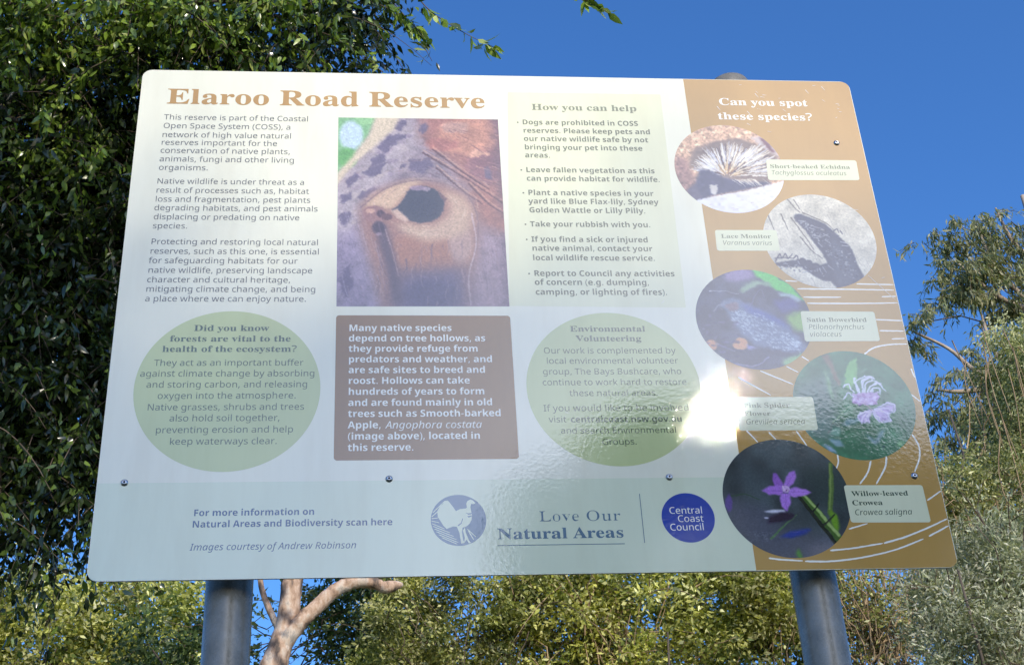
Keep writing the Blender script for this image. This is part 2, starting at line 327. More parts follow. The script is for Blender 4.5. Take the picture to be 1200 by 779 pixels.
"?":[291,[94,135,0,18,5,44,18,35,33,35,41,37,21,29,6,34,-6,29,-15,21,-26,13,-35,5,-58,-9,-49,-20,-21,47,59,24,73,9,57,-8,42,-23,26,-38,9,-48,-10,-52,-27,-39,-42,-38,-34,-32,-16,-28,-4,-34,0,-11],[120,-9,-30,10,-11,35,11,35,30,10,29,-10,12,-35,-12,-35]],
"B":[436,[65,0,0,480,137,0,79,-7,57,-20,35,-36,11,-56,-6,-39,-17,-32,-29,-22,-39,-13,0,-4,55,-17,38,-37,14,-61,-11,-57,-33,-43,-53,-27,-69,-9],[126,275,88,0,52,5,33,15,17,25,6,34,-7,34,-21,23,-36,13,-53,4,-79,0],[126,51,96,0,54,6,35,19,19,29,6,36,-7,34,-19,27,-36,17,-56,6,-92,0]],
"C":[424,[261,-7,-67,8,-55,23,-43,36,-31,49,-18,61,-6,70,7,69,19,59,33,50,46,37,57,23,68,8,71,-7,62,-21,-25,-51,-49,18,-59,8,-69,-13,-53,-39,-33,-61,-11,-80,10,-80,31,-62,52,-39,72,-13,60,6,55,13,0,-52,-56,-15]],
"E":[373,[65,0,0,480,268,0,0,-54,-207,0,0,-149,195,0,0,-53,-195,0,0,-171,207,0,0,-53]],
"G":[489,[271,-7,-69,8,-57,22,-45,36,-33,49,-19,61,-7,71,7,70,23,60,36,49,48,37,62,23,72,7,77,-7,67,-21,-23,-52,-58,19,-66,8,-76,-13,-58,-39,-36,-61,-12,-80,5,-54,14,-47,23,-39,35,-30,45,-18,59,-6,53,3,41,8,0,142,-106,0,0,54,166,0,0,-235,-78,-19]],
"I":[228,[27,0,0,35,56,13,0,383,-56,14,0,35,173,0,0,-35,-56,-14,0,-383,56,-13,0,-35]],
"N":[510,[65,0,0,480,70,0,256,-397,3,0,-2,32,-2,47,-1,47,0,271,56,0,0,-480,-70,0,-257,398,-2,0,3,-58,2,-72,0,-268]],
"O":[524,[263,-7,-69,8,-55,23,-43,37,-31,50,-18,60,-6,70,6,69,18,60,31,49,43,37,56,23,68,8,66,-8,55,-23,43,-36,31,-50,19,-60,7,-70,-7,-69,-19,-61,-31,-49,-43,-37,-55,-23],[263,46,70,13,49,39,28,61,10,81,-10,81,-28,61,-48,39,-71,13,-70,-13,-50,-39,-29,-61,-9,-81,9,-81,29,-61,49,-39]],
"P":[406,[65,0,0,480,127,0,81,-10,56,-27,32,-45,11,-60,-4,-38,-14,-36,-24,-31,-36,-25,-49,-16,-64,-5,-55,0,0,-187],[126,238,48,0,60,6,42,17,25,29,9,46,-8,40,-22,29,-38,17,-55,6,-61,0]],
"S":[369,[166,-7,-75,6,-57,17,0,58,60,-20,75,-8,47,5,33,15,21,25,7,32,-10,40,-35,29,-68,30,-54,24,-38,30,-24,38,-8,50,5,36,15,29,23,25,31,17,79,15,73,-7,60,-20,-19,-51,-54,18,-61,7,-39,-5,-29,-14,-17,-22,-6,-29,10,-40,33,-29,62,-27,72,-34,44,-42,15,-63,-11,-56,-35,-43,-55,-27]],
"T":[373,[156,0,0,426,-149,0,0,54,359,0,0,-54,-149,0,0,-426]],
"a":[377,[144,-7,-44,7,-37,19,-24,33,-8,48,10,48,32,35,54,23,76,9,62,2,0,21,-5,39,-15,24,-23,13,-32,4,-54,-8,-47,-19,-18,44,55,22,67,9,58,-7,40,-22,23,-37,8,-55,0,-245,-43,0,-11,51,-3,0,-49,-44],[158,41,42,6,34,19,22,32,8,46,0,32,-53,-2,-57,-7,-36,-15,-20,-22,-6,-31,5,-26,13,-18]],
"b":[413,[228,-7,-39,4,-31,12,-42,37,-5,0,-12,-46,-42,0,0,510,59,0,0,-124,-1,-42,-2,-32,3,0,42,39,31,11,39,4,60,-12,47,-35,31,-58,10,-81,-10,-81,-31,-59,-47,-35],[219,42,42,9,30,27,18,43,6,60,-11,75,-32,46,-54,15,-49,-8,-31,-25,-16,-42,-6,-60,0,-3,6,-58,16,-43,31,-27]],
"c":[322,[201,-7,-45,5,-39,15,-34,25,-25,35,-16,47,-5,58,5,60,17,48,26,36,34,25,41,15,46,5,53,-6,41,-14,-18,-49,-38,12,-40,5,-59,-15,-35,-46,-12,-75,7,-58,19,-42,32,-26,45,-9,52,6,41,15,0,-52,-40,-15]],
"d":[413,[185,-7,-61,12,-47,35,-30,58,-10,81,10,82,31,58,47,36,60,12,38,-4,31,-12,43,-37,4,0,-2,25,-2,28,0,143,59,0,0,-510,-48,0,-8,48,-3,0,-43,-39,-31,-12],[194,42,49,8,31,24,18,39,6,55,0,11,-6,59,-17,44,-31,27,-51,9,-41,-10,-30,-28,-18,-45,-6,-57,6,-57,18,-43,30,-27]],
"e":[379,[210,-7,-48,5,-42,16,-35,26,-26,36,-17,46,-5,55,5,55,15,47,24,37,31,28,39,17,45,6,43,-5,37,-15,29,-25,22,-32,13,-40,5,-46,0,-35,-247,0,9,-54,22,-39,36,-24,48,-8,61,6,54,19,0,-52,-54,-18],[99,216,184,0,-6,41,-15,33,-28,21,-39,7,-37,-6,-29,-21,-20,-32]],
"f":[231,[73,0,0,314,-63,0,0,28,63,20,0,21,8,60,23,40,37,23,49,8,39,-4,31,-8,-16,-47,-24,7,-29,3,-26,-5,-18,-14,-11,-26,-4,-37,0,-23,91,0,0,-46,-91,0,0,-314]],
"g":[413,[195,-161,-72,6,-58,17,0,54,60,-21,73,-7,42,7,31,20,20,32,7,42,0,14,0,24,2,21,-3,0,-46,-41,-66,-14,-62,13,-47,36,-29,59,-10,78,10,77,29,60,47,38,62,13,64,-14,49,-41,3,0,8,48,47,0,0,-366,-10,-68,-29,-48,-50,-29],[194,42,47,7,32,22,19,38,6,56,0,14,-6,64,-19,42,-33,24,-47,8,-40,-9,-30,-27,-19,-44,-6,-58,6,-59,19,-43,30,-27]],
"h":[415,[57,0,0,510,59,0,0,-149,-3,-51,4,0,20,24,27,18,65,14,58,-8,41,-23,24,-41,9,-60,0,-234,-59,0,0,230,-9,48,-27,29,-44,10,-51,-8,-32,-26,-17,-41,-6,-56,0,-186]],
"i":[173,[87,420,-25,9,-10,28,10,29,25,9,24,-9,11,-29,-11,-28],[57,0,0,360,59,0,0,-360]],
"j":[173,[87,420,-25,9,-10,28,10,29,25,9,24,-9,11,-29,-11,-28],[15,-161,-30,2,-22,6,0,48,21,-5,23,-2,36,12,11,17,3,27,0,416,59,0,0,-414,-6,-45,-18,-34,-31,-21]],
"k":[358,[57,0,0,510,59,0,0,-266,-1,-28,-2,-31,3,0,12,16,16,20,14,17,115,122,70,0,-146,-154,156,-206,-72,0,-125,168,-40,-36,0,-132]],
"l":[173,[57,0,0,510,59,0,0,-510]],
"m":[628,[57,0,0,360,48,0,8,-49,4,0,20,25,25,17,61,14,70,-15,40,-46,3,0,22,27,28,19,66,15,53,-8,38,-24,23,-40,8,-61,0,-234,-59,0,0,232,-8,47,-24,29,-41,9,-45,-8,-30,-22,-17,-37,-5,-51,0,-199,-59,0,0,232,-8,47,-25,29,-41,9,-46,-8,-29,-26,-16,-41,-5,-55,0,-187]],
"n":[415,[57,0,0,360,48,0,8,-49,4,0,21,25,27,17,65,14,57,-8,41,-24,24,-40,9,-61,0,-234,-59,0,0,230,-9,48,-27,29,-44,10,-51,-8,-32,-26,-17,-41,-6,-55,0,-187]],
"o":[406,[202,-7,-45,6,-40,16,-33,27,-26,37,-16,46,-5,56,11,79,34,58,53,37,69,12,46,-6,40,-16,34,-27,25,-36,16,-46,5,-55,-11,-80,-34,-59,-54,-36],[203,42,48,10,32,28,20,43,6,58,-6,57,-20,43,-32,27,-48,9,-48,-9,-32,-27,-19,-43,-6,-57,6,-58,19,-43,33,-28]],
"p":[413,[57,-161,0,521,48,0,8,-49,3,0,42,40,31,12,39,4,60,-12,47,-35,31,-58,10,-81,-10,-81,-31,-59,-47,-36,-60,-12,-38,4,-31,12,-43,37,-4,0,3,-29,1,-30,0,-148],[219,42,30,5,24,13,32,50,10,71,-6,56,-18,43,-30,28,-43,9,-47,-8,-31,-23,-17,-39,-7,-55,0,-11,6,-59,16,-44,31,-27]],
"r":[277,[57,0,0,360,48,0,7,-66,3,0,45,51,30,16,35,6,22,-1,20,-3,-7,-55,-19,4,-20,1,-52,-15,-38,-42,-15,-64,0,-192]],
"s":[322,[148,-7,-65,6,-48,17,0,54,52,-20,62,-9,39,4,26,10,15,17,5,22,-7,24,-27,22,-54,24,-60,27,-38,32,-14,48,10,41,28,30,43,18,54,7,62,-7,53,-17,-20,-47,-48,16,-51,6,-55,-11,-15,-14,-4,-18,8,-26,30,-20,54,-23,59,-26,37,-33,12,-48,-9,-46,-29,-33,-46,-20]],
"t":[242,[167,-7,-52,10,-38,34,-12,29,-3,39,0,209,-51,0,0,29,51,23,24,77,35,0,0,-83,104,0,0,-46,-104,0,0,-208,4,-29,12,-20,40,-15,28,2,23,5,0,-45,-27,-8]],
"u":[415,[184,-7,-57,8,-41,24,-25,40,-8,59,0,236,60,0,0,-232,9,-47,26,-29,45,-10,50,9,33,25,17,41,6,56,0,187,59,0,0,-360,-48,0,-9,48,-3,0,-21,-25,-27,-17]],
"v":[341,[136,0,-136,360,63,0,77,-212,11,-33,11,-35,7,-28,2,0,8,29,11,35,11,32,77,212,63,0,-137,-360]],
"w":[528,[106,1,-99,360,62,0,49,-192,14,-59,10,-49,2,0,7,28,8,36,10,33,63,203,65,0,62,-203,14,-50,10,-46,2,0,10,46,15,61,50,192,60,0,-100,-360,-69,0,-62,202,-15,55,-9,41,-3,0,-9,-41,-15,-55,-65,-202]],
"x":[355,[12,0,130,184,-124,176,67,0,93,-136,92,136,66,0,-124,-176,131,-184,-67,0,-98,144,-99,-144]],
"y":[342,[56,-161,-28,1,-21,4,0,47,18,-2,22,-2,28,5,22,13,30,46,19,48,-145,361,63,0,78,-205,18,-51,12,-47,3,0,12,44,19,55,73,204,64,0,-156,-410,-21,-46,-27,-35,-36,-23]],
"\u2022":[403,[64,0,0,480,275,0,0,-480],[98,34,208,0,0,411,-208,0]]},
'bold':{
"A":[463,[0,0,169,482,124,0,170,-482,-109,0,-35,114,-175,0,-35,-114],[170,199,125,0,-36,112,-8,29,-11,35,-8,32,-9,-33,-11,-38,-8,-25]],
"B":[451,[60,0,0,480,150,0,84,-7,61,-20,36,-37,13,-58,-5,-38,-15,-31,-23,-23,-31,-11,0,-4,43,-17,31,-35,12,-60,-12,-58,-35,-44,-56,-28,-73,-9],[162,289,59,0,37,4,24,11,13,17,5,24,-6,23,-15,16,-63,12,-54,0],[162,84,66,0,39,4,25,14,14,20,4,27,-4,24,-14,19,-26,13,-41,4,-63,0]],
"C":[428,[255,-7,-68,8,-54,23,-42,37,-29,49,-17,60,-6,69,7,68,19,60,32,50,44,38,56,23,67,8,71,-9,69,-24,-33,-83,-54,22,-53,10,-52,-11,-37,-33,-24,-52,-7,-68,7,-67,21,-51,37,-32,55,-10,59,7,63,18,0,-85,-62,-19]],
"D":[497,[60,0,0,480,151,0,70,-7,61,-20,49,-34,36,-45,23,-59,8,-71,-17,-106,-52,-77,-83,-46,-110,-15],[162,84,44,0,81,17,49,53,17,88,-9,69,-26,48,-43,28,-59,9,-54,0]],
"F":[369,[60,0,0,480,275,0,0,-84,-174,0,0,-123,162,0,0,-84,-162,0,0,-189]],
"G":[486,[262,-7,-95,16,-70,47,-44,78,-14,106,7,71,22,60,36,49,49,36,62,23,74,7,76,-8,67,-21,-34,-82,-50,19,-59,8,-42,-5,-35,-16,-29,-24,-21,-32,-14,-40,-4,-47,12,-83,17,-32,24,-25,32,-15,40,-5,36,2,28,5,0,100,-91,0,0,84,191,0,0,-248,-79,-20]],
"H":[514,[60,0,0,480,102,0,0,-189,190,0,0,189,101,0,0,-480,-101,0,0,207,-190,0,0,-207]],
"I":[261,[21,0,0,58,59,27,0,310,-59,27,0,58,219,0,0,-58,-59,-27,0,-310,59,-27,0,-58]],
"L":[379,[60,0,0,480,102,0,0,-396,195,0,0,-84]],
"M":[633,[60,0,0,480,139,0,113,-367,2,0,121,367,138,0,0,-480,-95,0,0,227,1,52,2,56,2,40,-3,0,-123,-375,-94,0,-115,376,-3,0,3,-40,2,-58,1,-55,0,-223]],
"N":[546,[60,0,0,480,129,0,208,-360,2,0,-3,67,-2,66,0,227,92,0,0,-480,-129,0,-209,363,-3,0,4,-69,2,-68,0,-226]],
"O":[534,[267,-7,-71,8,-57,23,-44,37,-32,50,-18,60,-6,70,6,70,18,60,32,49,44,36,57,23,72,8,71,-8,57,-23,44,-36,31,-50,19,-60,6,-70,-6,-69,-19,-61,-31,-49,-44,-37,-57,-23],[267,79,56,10,38,33,21,51,7,67,-7,68,-21,51,-38,33,-55,10,-56,-10,-37,-33,-22,-51,-7,-68,7,-67,22,-51,37,-33]],
"P":[422,[60,0,0,480,154,0,80,-10,55,-30,32,-48,11,-62,-5,-41,-13,-37,-23,-33,-35,-26,-48,-17,-62,-5,-44,0,0,-171],[162,254,33,0,39,4,30,13,18,22,7,33,-9,39,-27,23,-45,8,-46,0]],
"R":[443,[60,0,0,480,140,0,85,-9,60,-27,35,-45,12,-63,-13,-58,-33,-41,-44,-28,141,-209,-113,0,-114,184,-54,0,0,-184],[162,267,33,0,43,4,29,12,16,21,6,29,-6,29,-17,20,-30,11,-43,3,-31,0]],
"S":[370,[167,-7,-72,8,-64,21,0,95,71,-27,73,-13,32,4,21,11,16,36,-7,25,-20,19,-67,35,-36,18,-37,28,-29,40,-12,57,11,57,33,43,51,27,68,9,71,-8,71,-25,-33,-80,-59,21,-54,8,-44,-14,-15,-35,5,-23,17,-17,68,-36,63,-36,40,-45,14,-63,-11,-57,-35,-45,-55,-28]],
"T":[389,[144,0,0,395,-131,0,0,85,362,0,0,-85,-130,0,0,-395]],
"W":[649,[122,0,-122,480,100,0,61,-262,9,-39,9,-47,6,-40,6,40,8,45,8,34,70,269,96,0,70,-269,7,-34,9,-45,6,-40,6,40,9,47,8,39,61,262,100,0,-122,-480,-115,0,-65,252,-5,22,-7,32,-7,33,-4,25,-3,-25,-7,-32,-6,-33,-6,-23,-64,-251]],
"a":[406,[142,-7,-45,7,-37,22,-24,36,-8,51,10,51,31,36,51,21,72,9,64,2,0,16,-4,25,-11,18,-42,13,-53,-8,-51,-19,-33,68,66,24,75,9,65,-8,48,-24,29,-40,10,-58,0,-244,-70,0,-19,50,-3,0,-49,-43],[179,66,30,5,25,15,16,23,6,31,0,30,-39,-1,-41,-5,-26,-13,-14,-19,-5,-23,13,-33]],
"b":[425,[254,-7,-64,15,-38,32,-6,0,-17,-40,-77,0,0,510,100,0,0,-118,-1,-41,-3,-32,4,0,40,39,29,11,36,4,55,-12,45,-36,28,-59,10,-82,-10,-83,-29,-59,-45,-37],[226,75,27,7,22,21,13,35,5,47,-5,47,-14,34,-21,21,-29,6,-33,-6,-21,-18,-13,-30,-5,-44,0,-10,4,-47,12,-35,22,-21]],
"c":[345,[201,-7,-72,12,-54,34,-34,58,-11,84,6,61,17,49,27,37,37,25,43,15,50,5,66,-7,48,-17,-29,-78,-44,16,-41,6,-43,-12,-26,-37,-9,-62,5,-48,16,-33,24,-20,33,-6,56,8,47,23,0,-85,-48,-21]],
"d":[425,[169,-7,-56,12,-44,36,-29,60,-10,82,10,82,29,60,45,36,57,12,36,-3,29,-12,41,-38,3,0,-5,31,-2,42,0,117,100,0,0,-510,-77,0,-19,48,-4,0,-40,-39,-29,-12],[203,73,36,6,23,19,13,30,4,43,0,11,-4,47,-12,35,-23,21,-38,7,-29,-7,-23,-21,-14,-35,-4,-48,4,-47,14,-34,23,-20]],
"e":[397,[218,-7,-52,5,-45,16,-38,26,-29,36,-18,47,-6,58,6,59,16,48,26,37,35,27,42,16,48,5,68,-10,53,-33,33,-52,11,-71,0,-49,-236,0,7,-37,18,-29,28,-18,38,-6,64,7,60,22,0,-78,-57,-19],[134,225,140,0,-5,31,-12,24,-22,17,-31,5,-26,-4,-22,-15,-15,-24]],
"f":[260,[69,0,0,291,-56,0,0,49,56,27,0,27,3,41,12,31,19,22,26,15,69,11,54,-5,38,-11,-25,-73,-25,6,-31,4,-31,-13,-9,-32,0,-23,86,0,0,-76,-86,0,0,-291]],
"g":[425,[189,-161,-72,5,-65,16,0,80,70,-21,73,-7,43,9,26,28,9,46,0,8,1,23,1,22,-2,0,-45,-42,-59,-13,-58,13,-44,37,-28,60,-9,80,10,80,28,60,44,38,59,12,61,-13,45,-40,3,0,8,47,85,0,0,-368,-12,-69,-35,-50,-57,-31],[204,72,33,5,24,17,14,30,4,46,0,12,-4,51,-14,34,-23,19,-35,6,-39,-12,-24,-37,-8,-62,8,-60,24,-37]],
"h":[441,[52,0,0,510,100,0,0,-104,-1,-51,-3,-35,5,0,20,24,25,17,61,12,54,-8,42,-23,27,-42,9,-61,0,-239,-100,0,0,214,-7,44,-19,27,-33,8,-38,-7,-24,-24,-13,-38,-5,-51,0,-173]],
"i":[205,[103,412,-39,11,-12,15,-4,23,4,24,12,15,39,10,38,-10,12,-15,4,-24,-4,-23,-12,-15],[52,0,0,367,100,0,0,-367]],
"j":[205,[103,412,-39,11,-12,15,-4,23,4,24,12,15,39,10,38,-10,12,-15,4,-24,-4,-23,-12,-15],[23,-161,-35,2,-31,6,0,78,23,-4,24,-2,34,12,11,17,3,27,0,392,100,0,0,-407,-12,-61,-17,-25,-25,-19,-33,-12]],
"k":[416,[52,0,0,510,100,0,0,-228,-1,-41,-4,-42,1,0,21,29,23,27,103,112,113,0,-146,-159,154,-208,-115,0,-106,148,-43,-34,0,-114]],
"l":[205,[52,0,0,510,100,0,0,-510]],
"m":[659,[52,0,0,367,77,0,13,-47,6,0,20,24,26,17,61,12,68,-13,25,-16,18,-24,9,0,20,24,26,17,62,12,55,-8,39,-23,24,-42,8,-61,0,-239,-100,0,0,214,-6,44,-18,27,-31,8,-34,-7,-22,-21,-13,-34,-4,-47,0,-184,-100,0,0,214,-6,44,-19,27,-30,8,-36,-7,-22,-24,-12,-38,-4,-51,0,-173]],
"n":[441,[52,0,0,367,77,0,13,-47,6,0,20,24,28,17,65,12,53,-8,41,-23,27,-42,9,-61,0,-239,-100,0,0,214,-4,35,-10,25,-19,15,-26,4,-39,-7,-24,-24,-12,-38,-5,-51,0,-173]],
"o":[416,[207,-7,-48,6,-43,16,-36,28,-27,37,-17,48,-6,56,12,81,36,59,56,37,75,12,49,-5,42,-17,36,-27,27,-37,17,-47,5,-56,-12,-81,-36,-60,-56,-37],[208,74,34,7,24,21,13,34,4,48,-4,48,-13,34,-24,20,-34,7,-35,-7,-23,-20,-13,-34,-5,-48,5,-48,13,-34,24,-21]],
"p":[425,[52,-161,0,528,82,0,14,-48,4,0,40,38,29,12,36,4,55,-12,45,-36,28,-59,10,-82,-10,-82,-30,-60,-45,-37,-56,-12,-63,15,-39,32,-5,0,5,-53,0,-148],[226,75,29,7,21,21,13,35,4,47,-8,60,-23,36,-38,12,-33,-6,-21,-18,-13,-30,-5,-44,0,-10,4,-47,12,-35,22,-21]],
"r":[305,[52,0,0,367,76,0,15,-62,5,0,44,48,30,15,35,5,18,0,16,-2,-8,-94,-13,2,-16,1,-49,-9,-38,-29,-15,-55,0,-187]],
"s":[334,[152,-7,-66,5,-55,17,0,82,64,-22,60,-9,42,9,13,23,-6,17,-21,17,-53,24,-56,29,-33,35,-11,51,10,45,30,32,46,19,59,6,65,-6,64,-22,-30,-72,-51,19,-49,8,-33,-7,-11,-18,5,-15,22,-16,49,-21,55,-27,35,-34,12,-53,-10,-49,-29,-37,-49,-22]],
"t":[291,[178,-7,-59,11,-23,15,-18,22,-11,32,-4,42,0,176,-48,0,0,43,56,33,28,78,64,0,0,-78,103,0,0,-76,-103,0,0,-176,12,-31,32,-11,32,4,31,8,0,-75,-40,-12]],
"u":[441,[181,-7,-54,8,-41,24,-27,42,-9,61,0,239,100,0,0,-215,4,-34,11,-25,18,-15,27,-5,38,8,24,23,13,38,4,52,0,173,100,0,0,-367,-77,0,-13,47,-6,0,-20,-24,-28,-17]],
"v":[382,[140,0,-140,367,105,0,70,-209,10,-39,4,-36,3,0,15,75,70,209,105,0,-140,-367]],
"w":[575,[111,0,-104,367,99,0,42,-163,9,-40,7,-45,5,-35,2,0,3,25,5,33,5,30,4,19,45,176,110,0,43,-176,7,-30,6,-43,3,-34,3,0,5,33,7,46,9,41,44,163,98,0,-105,-367,-109,0,-28,128,-8,34,-11,49,-11,47,-8,32,-3,0,-7,-32,-11,-47,-11,-49,-8,-35,-30,-127]],
"x":[388,[3,0,125,187,-119,180,114,0,71,-117,72,117,113,0,-119,-180,125,-187,-114,0,-77,126,-77,-126]],
"y":[382,[74,-161,-29,1,-22,4,0,79,18,-2,21,-2,29,5,21,15,28,46,6,18,-146,364,109,0,70,-206,8,-31,4,-33,2,0,5,33,9,31,68,206,107,0,-155,-414,-26,-50,-35,-36,-43,-21]]},
'ital':{
"A":[377,[-38,0,260,480,63,0,60,-480,-60,0,-18,149,-162,0,-77,-149],[134,203,127,0,-10,101,-6,56,-3,54,-2,0,-24,-54,-30,-59]],
"C":[394,[219,-7,-71,13,-54,36,-34,58,-12,77,10,87,31,84,52,71,73,49,44,14,50,4,62,-6,54,-21,-24,-49,-40,16,-52,7,-47,-5,-40,-17,-34,-27,-27,-33,-36,-82,-12,-91,8,-55,23,-41,38,-27,49,-9,54,6,52,14,0,-53,-53,-14]],
"G":[455,[230,-7,-76,12,-57,36,-37,57,-12,76,5,63,14,60,22,53,31,46,38,38,44,28,50,18,55,6,76,-7,63,-21,-23,-52,-54,19,-63,8,-52,-8,-47,-25,-39,-39,-30,-51,-19,-62,-7,-70,13,-67,17,-27,24,-20,31,-13,39,-5,47,4,36,8,31,142,-94,0,11,53,154,0,-51,-235,-64,-18]],
"I":[217,[-13,0,6,33,57,13,82,387,-51,13,7,34,168,0,-7,-34,-58,-13,-82,-387,52,-13,-7,-33]],
"P":[381,[28,0,101,480,108,0,67,-9,44,-26,25,-40,8,-50,-14,-72,-40,-53,-66,-32,-91,-11,-43,0,-40,-187],[138,238,41,0,58,7,45,21,28,35,10,52,-6,34,-17,23,-28,13,-40,5,-51,0]],
"R":[385,[28,0,101,480,105,0,82,-14,50,-41,16,-67,-7,-48,-20,-42,-37,-33,-55,-23,79,-212,-66,0,-68,198,-79,0,-42,-198],[140,249,52,0,58,7,40,22,23,34,7,42,-5,35,-17,22,-29,12,-40,4,-51,0]],
"T":[336,[102,0,90,426,-132,0,12,54,324,0,-11,-54,-132,0,-90,-426]],
"V":[371,[113,0,-51,480,59,0,30,-304,4,-56,2,-52,1,0,23,51,29,58,156,303,67,0,-256,-480]],
"a":[381,[130,-7,-39,8,-32,24,-20,38,-7,53,13,96,37,80,56,55,34,15,37,5,32,-5,26,-14,33,-44,3,0,21,56,45,0,-76,-360,-47,0,9,66,-3,0,-54,-51,-32,-16],[149,42,49,18,43,49,30,70,7,36,1,30,-4,29,-13,23,-21,15,-26,5,-48,-16,-39,-45,-26,-65,-9,-76,3,-32,11,-23,18,-13]],
"b":[389,[181,-7,-33,5,-26,14,-33,43,-4,0,-22,-55,-44,0,108,510,59,0,-25,-120,-11,-45,-10,-36,-4,-16,2,0,53,51,31,17,35,5,40,-8,32,-23,20,-38,7,-53,-12,-94,-35,-80,-55,-56,-35,-16],[176,42,49,17,38,46,24,66,9,73,-15,55,-43,18,-45,-16,-43,-45,-31,-65,-12,-76,5,-29,12,-24,22,-15]],
"c":[304,[166,-7,-54,9,-43,25,-28,42,-9,59,13,91,38,77,59,52,37,14,41,5,47,-5,43,-13,-17,-49,-32,12,-40,5,-36,-6,-31,-20,-26,-30,-19,-39,-16,-94,5,-36,16,-27,25,-17,33,-6,45,7,42,15,0,-49,-42,-16]],
"d":[389,[130,-7,-39,8,-32,23,-20,39,-7,53,12,95,36,79,55,56,35,15,39,5,33,-5,25,-13,33,-44,3,0,7,44,8,45,25,117,58,0,-108,-510,-49,0,8,66,-3,0,-53,-51,-31,-16],[150,42,45,17,42,44,31,65,12,76,-4,30,-12,23,-20,15,-31,5,-49,-17,-38,-46,-25,-65,-8,-74,14,-55]],
"e":[335,[163,-7,-56,9,-41,28,-25,43,-9,56,13,85,36,76,56,56,36,15,39,6,45,-6,32,-16,20,-27,6,-35,-5,-34,-17,-30,-28,-26,-40,-20,-53,-13,-67,-4,-12,0,-1,-13,0,-12,5,-37,15,-28,26,-18,35,-6,49,8,49,20,0,-51,-50,-18],[102,203,5,0,74,8,55,23,16,19,5,25,-12,29,-36,11,-32,-8,-30,-22,-26,-36]],
"f":[213,[-32,-161,-24,2,-19,5,0,49,18,-5,19,-2,22,5,16,15,21,56,74,351,-62,0,5,25,67,22,7,32,27,72,39,37,56,11,35,-4,29,-9,-16,-45,-20,6,-25,3,-41,-14,-25,-57,-8,-34,77,0,-8,-45,-78,0,-75,-357,-15,-50,-22,-38,-32,-23]],
"g":[389,[125,-161,-61,6,-47,17,0,54,47,-19,59,-9,38,5,30,15,23,27,15,40,6,26,9,37,8,28,-3,0,-52,-51,-31,-16,-36,-6,-39,8,-32,24,-20,38,-7,53,12,94,36,80,55,56,35,16,39,5,33,-5,25,-14,33,-44,3,0,22,56,45,0,-82,-381,-22,-65,-35,-43,-47,-24],[150,42,45,17,42,45,31,65,11,75,-15,53,-20,15,-30,5,-49,-17,-39,-46,-25,-65,-8,-74,14,-55]],
"h":[389,[19,0,108,510,59,0,-29,-132,-10,-42,-11,-43,3,0,30,33,40,29,52,11,37,-6,29,-17,18,-29,6,-40,-2,-26,-5,-29,-47,-219,-59,0,47,226,6,44,-11,35,-36,12,-49,-16,-49,-51,-35,-95,-33,-155]],
"i":[173,[143,420,-23,8,-9,23,10,31,29,12,24,-7,7,-23,-12,-33],[19,0,76,360,59,0,-76,-360]],
"l":[173,[18,0,109,510,59,0,-109,-510]],
"m":[588,[19,0,76,360,49,0,-8,-67,4,0,28,34,38,28,49,12,33,-6,24,-15,16,-26,8,-33,3,0,32,38,41,30,51,12,37,-6,27,-17,17,-28,6,-38,-2,-30,-5,-29,-47,-219,-59,0,48,226,5,26,1,21,-11,32,-35,12,-46,-16,-45,-50,-33,-88,-34,-163,-59,0,47,226,6,44,-10,35,-33,12,-47,-16,-46,-51,-34,-95,-33,-155]],
"n":[389,[16,-2,77,364,53,0,-8,-66,31,33,40,28,52,12,38,-6,30,-18,18,-29,6,-38,-2,-32,-5,-28,-48,-220,-63,0,48,228,5,26,2,20,-11,32,-35,11,-48,-16,-48,-51,-35,-94,-34,-156]],
"o":[378,[167,-5,-56,9,-43,28,-27,44,-9,57,12,83,34,74,56,54,37,16,41,5,56,-10,43,-28,27,-44,9,-57,-12,-82,-34,-75,-56,-54,-36,-15],[170,44,31,5,27,17,24,28,18,37,12,46,4,55,-7,40,-23,31,-43,13,-35,-7,-29,-19,-24,-29,-18,-38,-15,-92,5,-37,15,-28,25,-17]],
"p":[389,[-15,-161,110,521,49,0,-8,-67,2,0,53,51,32,17,36,5,39,-8,31,-23,20,-38,7,-54,-12,-94,-35,-80,-55,-56,-35,-15,-38,-5,-33,5,-26,14,-33,43,-4,0,-3,-30,-5,-31,-33,-155],[176,42,49,17,38,46,24,66,9,73,-15,55,-43,18,-45,-16,-43,-45,-31,-65,-12,-76,5,-29,12,-24,22,-15]],
"r":[267,[19,0,76,360,49,0,-8,-67,4,0,29,36,35,27,45,11,20,-1,19,-4,-13,-53,-34,4,-32,-6,-28,-16,-43,-57,-25,-69,-35,-165]],
"s":[290,[104,-7,-57,7,-44,16,0,55,44,-20,55,-9,35,4,26,11,15,18,5,23,-12,33,-48,32,-58,45,-14,25,-5,32,8,41,25,32,39,22,50,7,61,-8,48,-17,-19,-47,-39,15,-51,7,-46,-14,-13,-15,-4,-20,12,-31,47,-32,57,-41,17,-26,6,-34,-10,-48,-28,-35,-45,-21]],
"t":[223,[124,-7,-33,5,-28,13,-19,24,-6,37,2,22,4,26,41,195,-55,0,5,27,60,25,42,75,35,0,-18,-82,90,0,-9,-45,-90,0,-42,-196,-4,-20,-2,-20,9,-27,27,-10,23,2,25,6,0,-45,-25,-8]],
"u":[389,[127,-7,-37,6,-29,17,-18,28,-6,39,2,29,5,28,47,220,60,0,-48,-226,-6,-45,11,-34,36,-13,49,16,50,52,20,42,15,53,33,155,58,0,-76,-360,-49,0,8,66,-4,0,-29,-33,-40,-28]],
"v":[313,[74,0,-42,360,59,0,20,-200,4,-41,3,-44,1,-30,2,0,17,38,21,43,18,36,106,198,63,0,-195,-360]],
